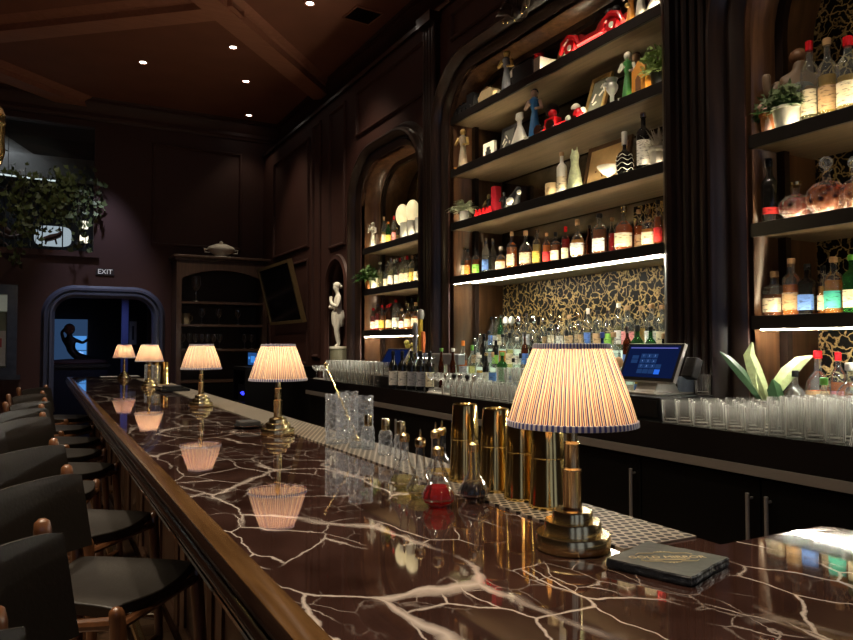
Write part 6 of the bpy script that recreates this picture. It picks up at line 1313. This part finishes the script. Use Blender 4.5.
# black dish with napkins near second lamp and black tray at fourth
x, y = onZ(248, 428, BT)
t = thing('black_tray', 'round black dish with pale rim beside the second lamp', 'tray', (x, y, BT + .001)); B().lathe([(.0005, 0), (.055, 0), (.07, .012), (.068, .012), (.052, .004), (.0005, .004)], 28).build('dish', M_PLAST, t); b = B(); b.lathe([(.069, .010), (.072, .0125), (.069, .0145)], 28); b.build('pale_rim', M_CHROME, t)
B().box(-.05, .05, -.045, .045, .005, .035).build('black_napkins', P('black_napkin', (.012, .012, .013), .8), t, bevel=.006)
x, y = onZ(171, 393, BT)
t = thing('black_tray', 'rectangular black service tray beside the fourth lamp', 'tray', (1.04, 6.55, BT + .005)); b = B(); b.box(-.13, .1, -.2, .2, 0, .006); b.box(-.13, -.12, -.2, .2, .006, .02); b.box(.09, .1, -.2, .2, .006, .02); b.box(-.12, .09, -.2, -.19, .006, .02); b.box(-.12, .09, .19, .2, .006, .02); b.build('tray', M_PLAST, t); b = B(); b.box(-.08, .05, -.12, .1, .007, .04); b.build('stacked_napkins', MATS['black_napkin'], t)
for i, (x, y) in enumerate(((.75, 9.45), (1.0, 9.5))):
    t = thing('menu_board', ['left', 'right'][i] + ' flat dark menu lying at the far end of the bar', 'menu', (x, y, BT + .001)); B().box(-.1, .1, -.14, .14, 0, .012).build('cover', M_PLAST, t); B().box(-.09, .09, -.13, .13, .012, .015).build('page', P('dim_page', (.3, .3, .3), .6), t)

# ================================================================ STOOLS
def stool():
    t = thing('bar_stool', 'x', 'bar stool', (0, 0, 0)); del SEEN['x']
    # local +x = direction the stool faces, y = width
    b = B(); nx, ny = 10, 12; vs = []; fs = []
    def edge(i, j):
        fx = -1 + 2*i/nx; fy = -1 + 2*j/ny
        hw = .195 + .018*(fx*.5 + .5); x = .20*fx + (.035*(1 - fy*fy) if fx > .99 else .035*(1 - fy*fy)*max(0, fx)); y = hw*fy
        z = .780 - .026*(1 - fy*fy)*(1 - .35*fx) - (.006*abs(fx)**6) - .012*abs(fy)**8
        return x, y, z
    for j in range(ny + 1):
        for i in range(nx + 1): vs.append(edge(i, j))
    n = len(vs); vs += [(x*.985, y*.985, z - .035) for x, y, z in vs]; W_ = nx + 1
    for j in range(ny):
        for i in range(nx):
            q = (j*W_ + i, j*W_ + i + 1, (j + 1)*W_ + i + 1, (j + 1)*W_ + i); fs += [q, tuple(a + n for a in q[::-1])]
    rim = [i for i in range(W_)] + [j*W_ + nx for j in range(1, ny + 1)] + [ny*W_ + i for i in range(nx - 1, -1, -1)] + [j*W_ for j in range(ny - 1, 0, -1)]
    for a, c in zip(rim, rim[1:] + rim[:1]): fs.append((a, c, c + n, a + n))
    b.add(vs, fs); b.build('seat', M_LEATH, t, ang=60, bevel=.004)
    # curved leather back sheet
    b = B(); vs = []; m = 12
    for k in range(2):
        for zf in range(5):
            for j in range(m + 1):
                f_ = -1 + 2*j/m; z = .795 + .245*zf/4; x = -.168 - (z - .75)*.19 - .018*(1 - f_*f_) - .007*k; vs.append((x, .224*f_, z + .004*(1 - f_*f_) - .012*abs(f_)**6*(1 if zf == 4 else 0)))
    fs = []; q_ = m + 1
    for k in range(2):
        for zf in range(4):
            for j in range(m): a = k*5*q_ + zf*q_ + j; f = (a, a + 1, a + q_ + 1, a + q_); fs.append(f if k else f[::-1])
    for j in range(m):
        for zf in (0, 4): a = zf*q_ + j; fs.append((a, a + 1, a + 1 + 5*q_, a + 5*q_))
    for zf in range(4):
        for j in (0, m): a = zf*q_ + j; fs.append((a, a + q_, a + q_ + 5*q_, a + 5*q_))
    b.add(vs, fs); b.build('backrest', M_LEATH, t, ang=60)
    for sg in (-1, 1):
        b = B(); b.tube([(-.235, sg*.205, 0), (-.215, sg*.200, .45), (-.208, sg*.197, .72), (-.225, sg*.205, .82), (-.262, sg*.211, 1.00), (-.268, sg*.211, 1.035), (-.270, sg*.211, 1.055), (-.271, sg*.211, 1.063)], [.015, .019, .022, .017, .016, .020, .017, .007], 14); b.build('leg', M_STOOLW, t, ang=80)
        b = B(); b.tube([(.25, sg*.222, 0), (.232, sg*.215, .45), (.212, sg*.210, .71), (.212, sg*.214, .745), (.212, sg*.220, .760), (.212, sg*.221, .770)], [.015, .019, .022, .021, .018, .007], 14); b.build('leg', M_STOOLW, t, ang=80)
        b = B(); b.tube([(-.205, sg*.197, .715), (.0, sg*.205, .695), (.21, sg*.210, .725)], [.018, .016, .019], 10); b.build('side_rail', M_STOOLW, t)
        b = B(); b.tube([(-.222, sg*.202, .33), (.236, sg*.216, .33)], .012, 8); b.build('stretcher', M_STOOLW, t)
    b = B(); b.tube([(.238, -.218, .25), (.238, .218, .25)], .013, 8); b.build('foot_bar', M_STOOLW, t)
    b = B(); b.tube([(-.226, -.203, .40), (-.226, .203, .40)], .012, 8); b.build('stretcher', M_STOOLW, t); b = B(); b.tube([(.214, -.212, .715), (.214, .212, .715)], .014, 8); b.build('front_rail', M_STOOLW, t)
    return t
st = stool(); fa = math.atan2(-.63, .775)
SP = [(.02, .99, 0), (.09, 1.59, 0), (.167, 2.41, 0), (.14, 3.21, .0), (.02, 3.98, .45), (.12, 4.62, .05), (.10, 5.29, 0), (.14, 5.97, .05), (.13, 6.89, .05), (.18, 7.9, .1)]
SL = ['nearest leather bar stool, only its post tip and back corner showing at lower left', 'leather bar stool second from the viewer with big dark backrest at left edge', 'leather bar stool whose whole seat shows in the lower left foreground',
      'fourth leather bar stool from the viewer along the bar', 'leather bar stool turned aside with a lighter small back panel', 'leather bar stool just beyond the turned one', 'seventh leather bar stool from the viewer', 'eighth leather bar stool from the viewer',
      'second farthest leather bar stool along the bar', 'farthest leather bar stool near the doorway']
for i, (x, y, da) in enumerate(SP):
    o = st if i == 0 else dup(st, (0, 0, 0)); o.location = (x, y, 0); o.rotation_euler = (0, 0, fa + da); o['label'] = SL[i]; SEEN[SL[i]] = 1; o['group'] = 'leather and walnut bar stools'

# brass lantern at the left edge
xl, yl = onY(-7, 135, 5.0)
t = thing('pendant_lantern', 'brass ringed pendant lantern cut by the upper left edge', 'pendant lamp', (xl, 5.0, yl)); 
B().lathe([(.03, -.20), (.05, -.17), (.065, -.10), (.06, 0), (.065, .02), (.06, .05), (.068, .07), (.06, .10), (.066, .12), (.05, .16), (.02, .20)], 24).build('body', M_BRASS, t)
b = B(); b.tube([(0, 0, .2), (0, 0, CH - yl)], .006, 8); b.lathe([(.0005, CH - yl - .03), (.05, CH - yl - .02), (.05, CH - yl)], 16); b.build('drop_rod', M_BRASS, t)
l = bpy.data.lights.new('lantern_light', 'POINT'); l.energy = 4; l.color = (1, .75, .4); l.shadow_soft_size = .05; o = bpy.data.objects.new('lantern_light', l); COL.objects.link(o); o.parent = t; o.location = (.15, -.25, -.1)
for o in COL.objects:
    if o.parent is None and o.get('category') not in (None, 'bottle', 'shelf', 'picture', 'plant') and 3.1 < o.location.x < 3.6 and 2.93 < o.location.y < 5.36 and o.location.z > 2.9: o.scale = [q*1.14 for q in o.scale]
bpy.context.view_layer.update()
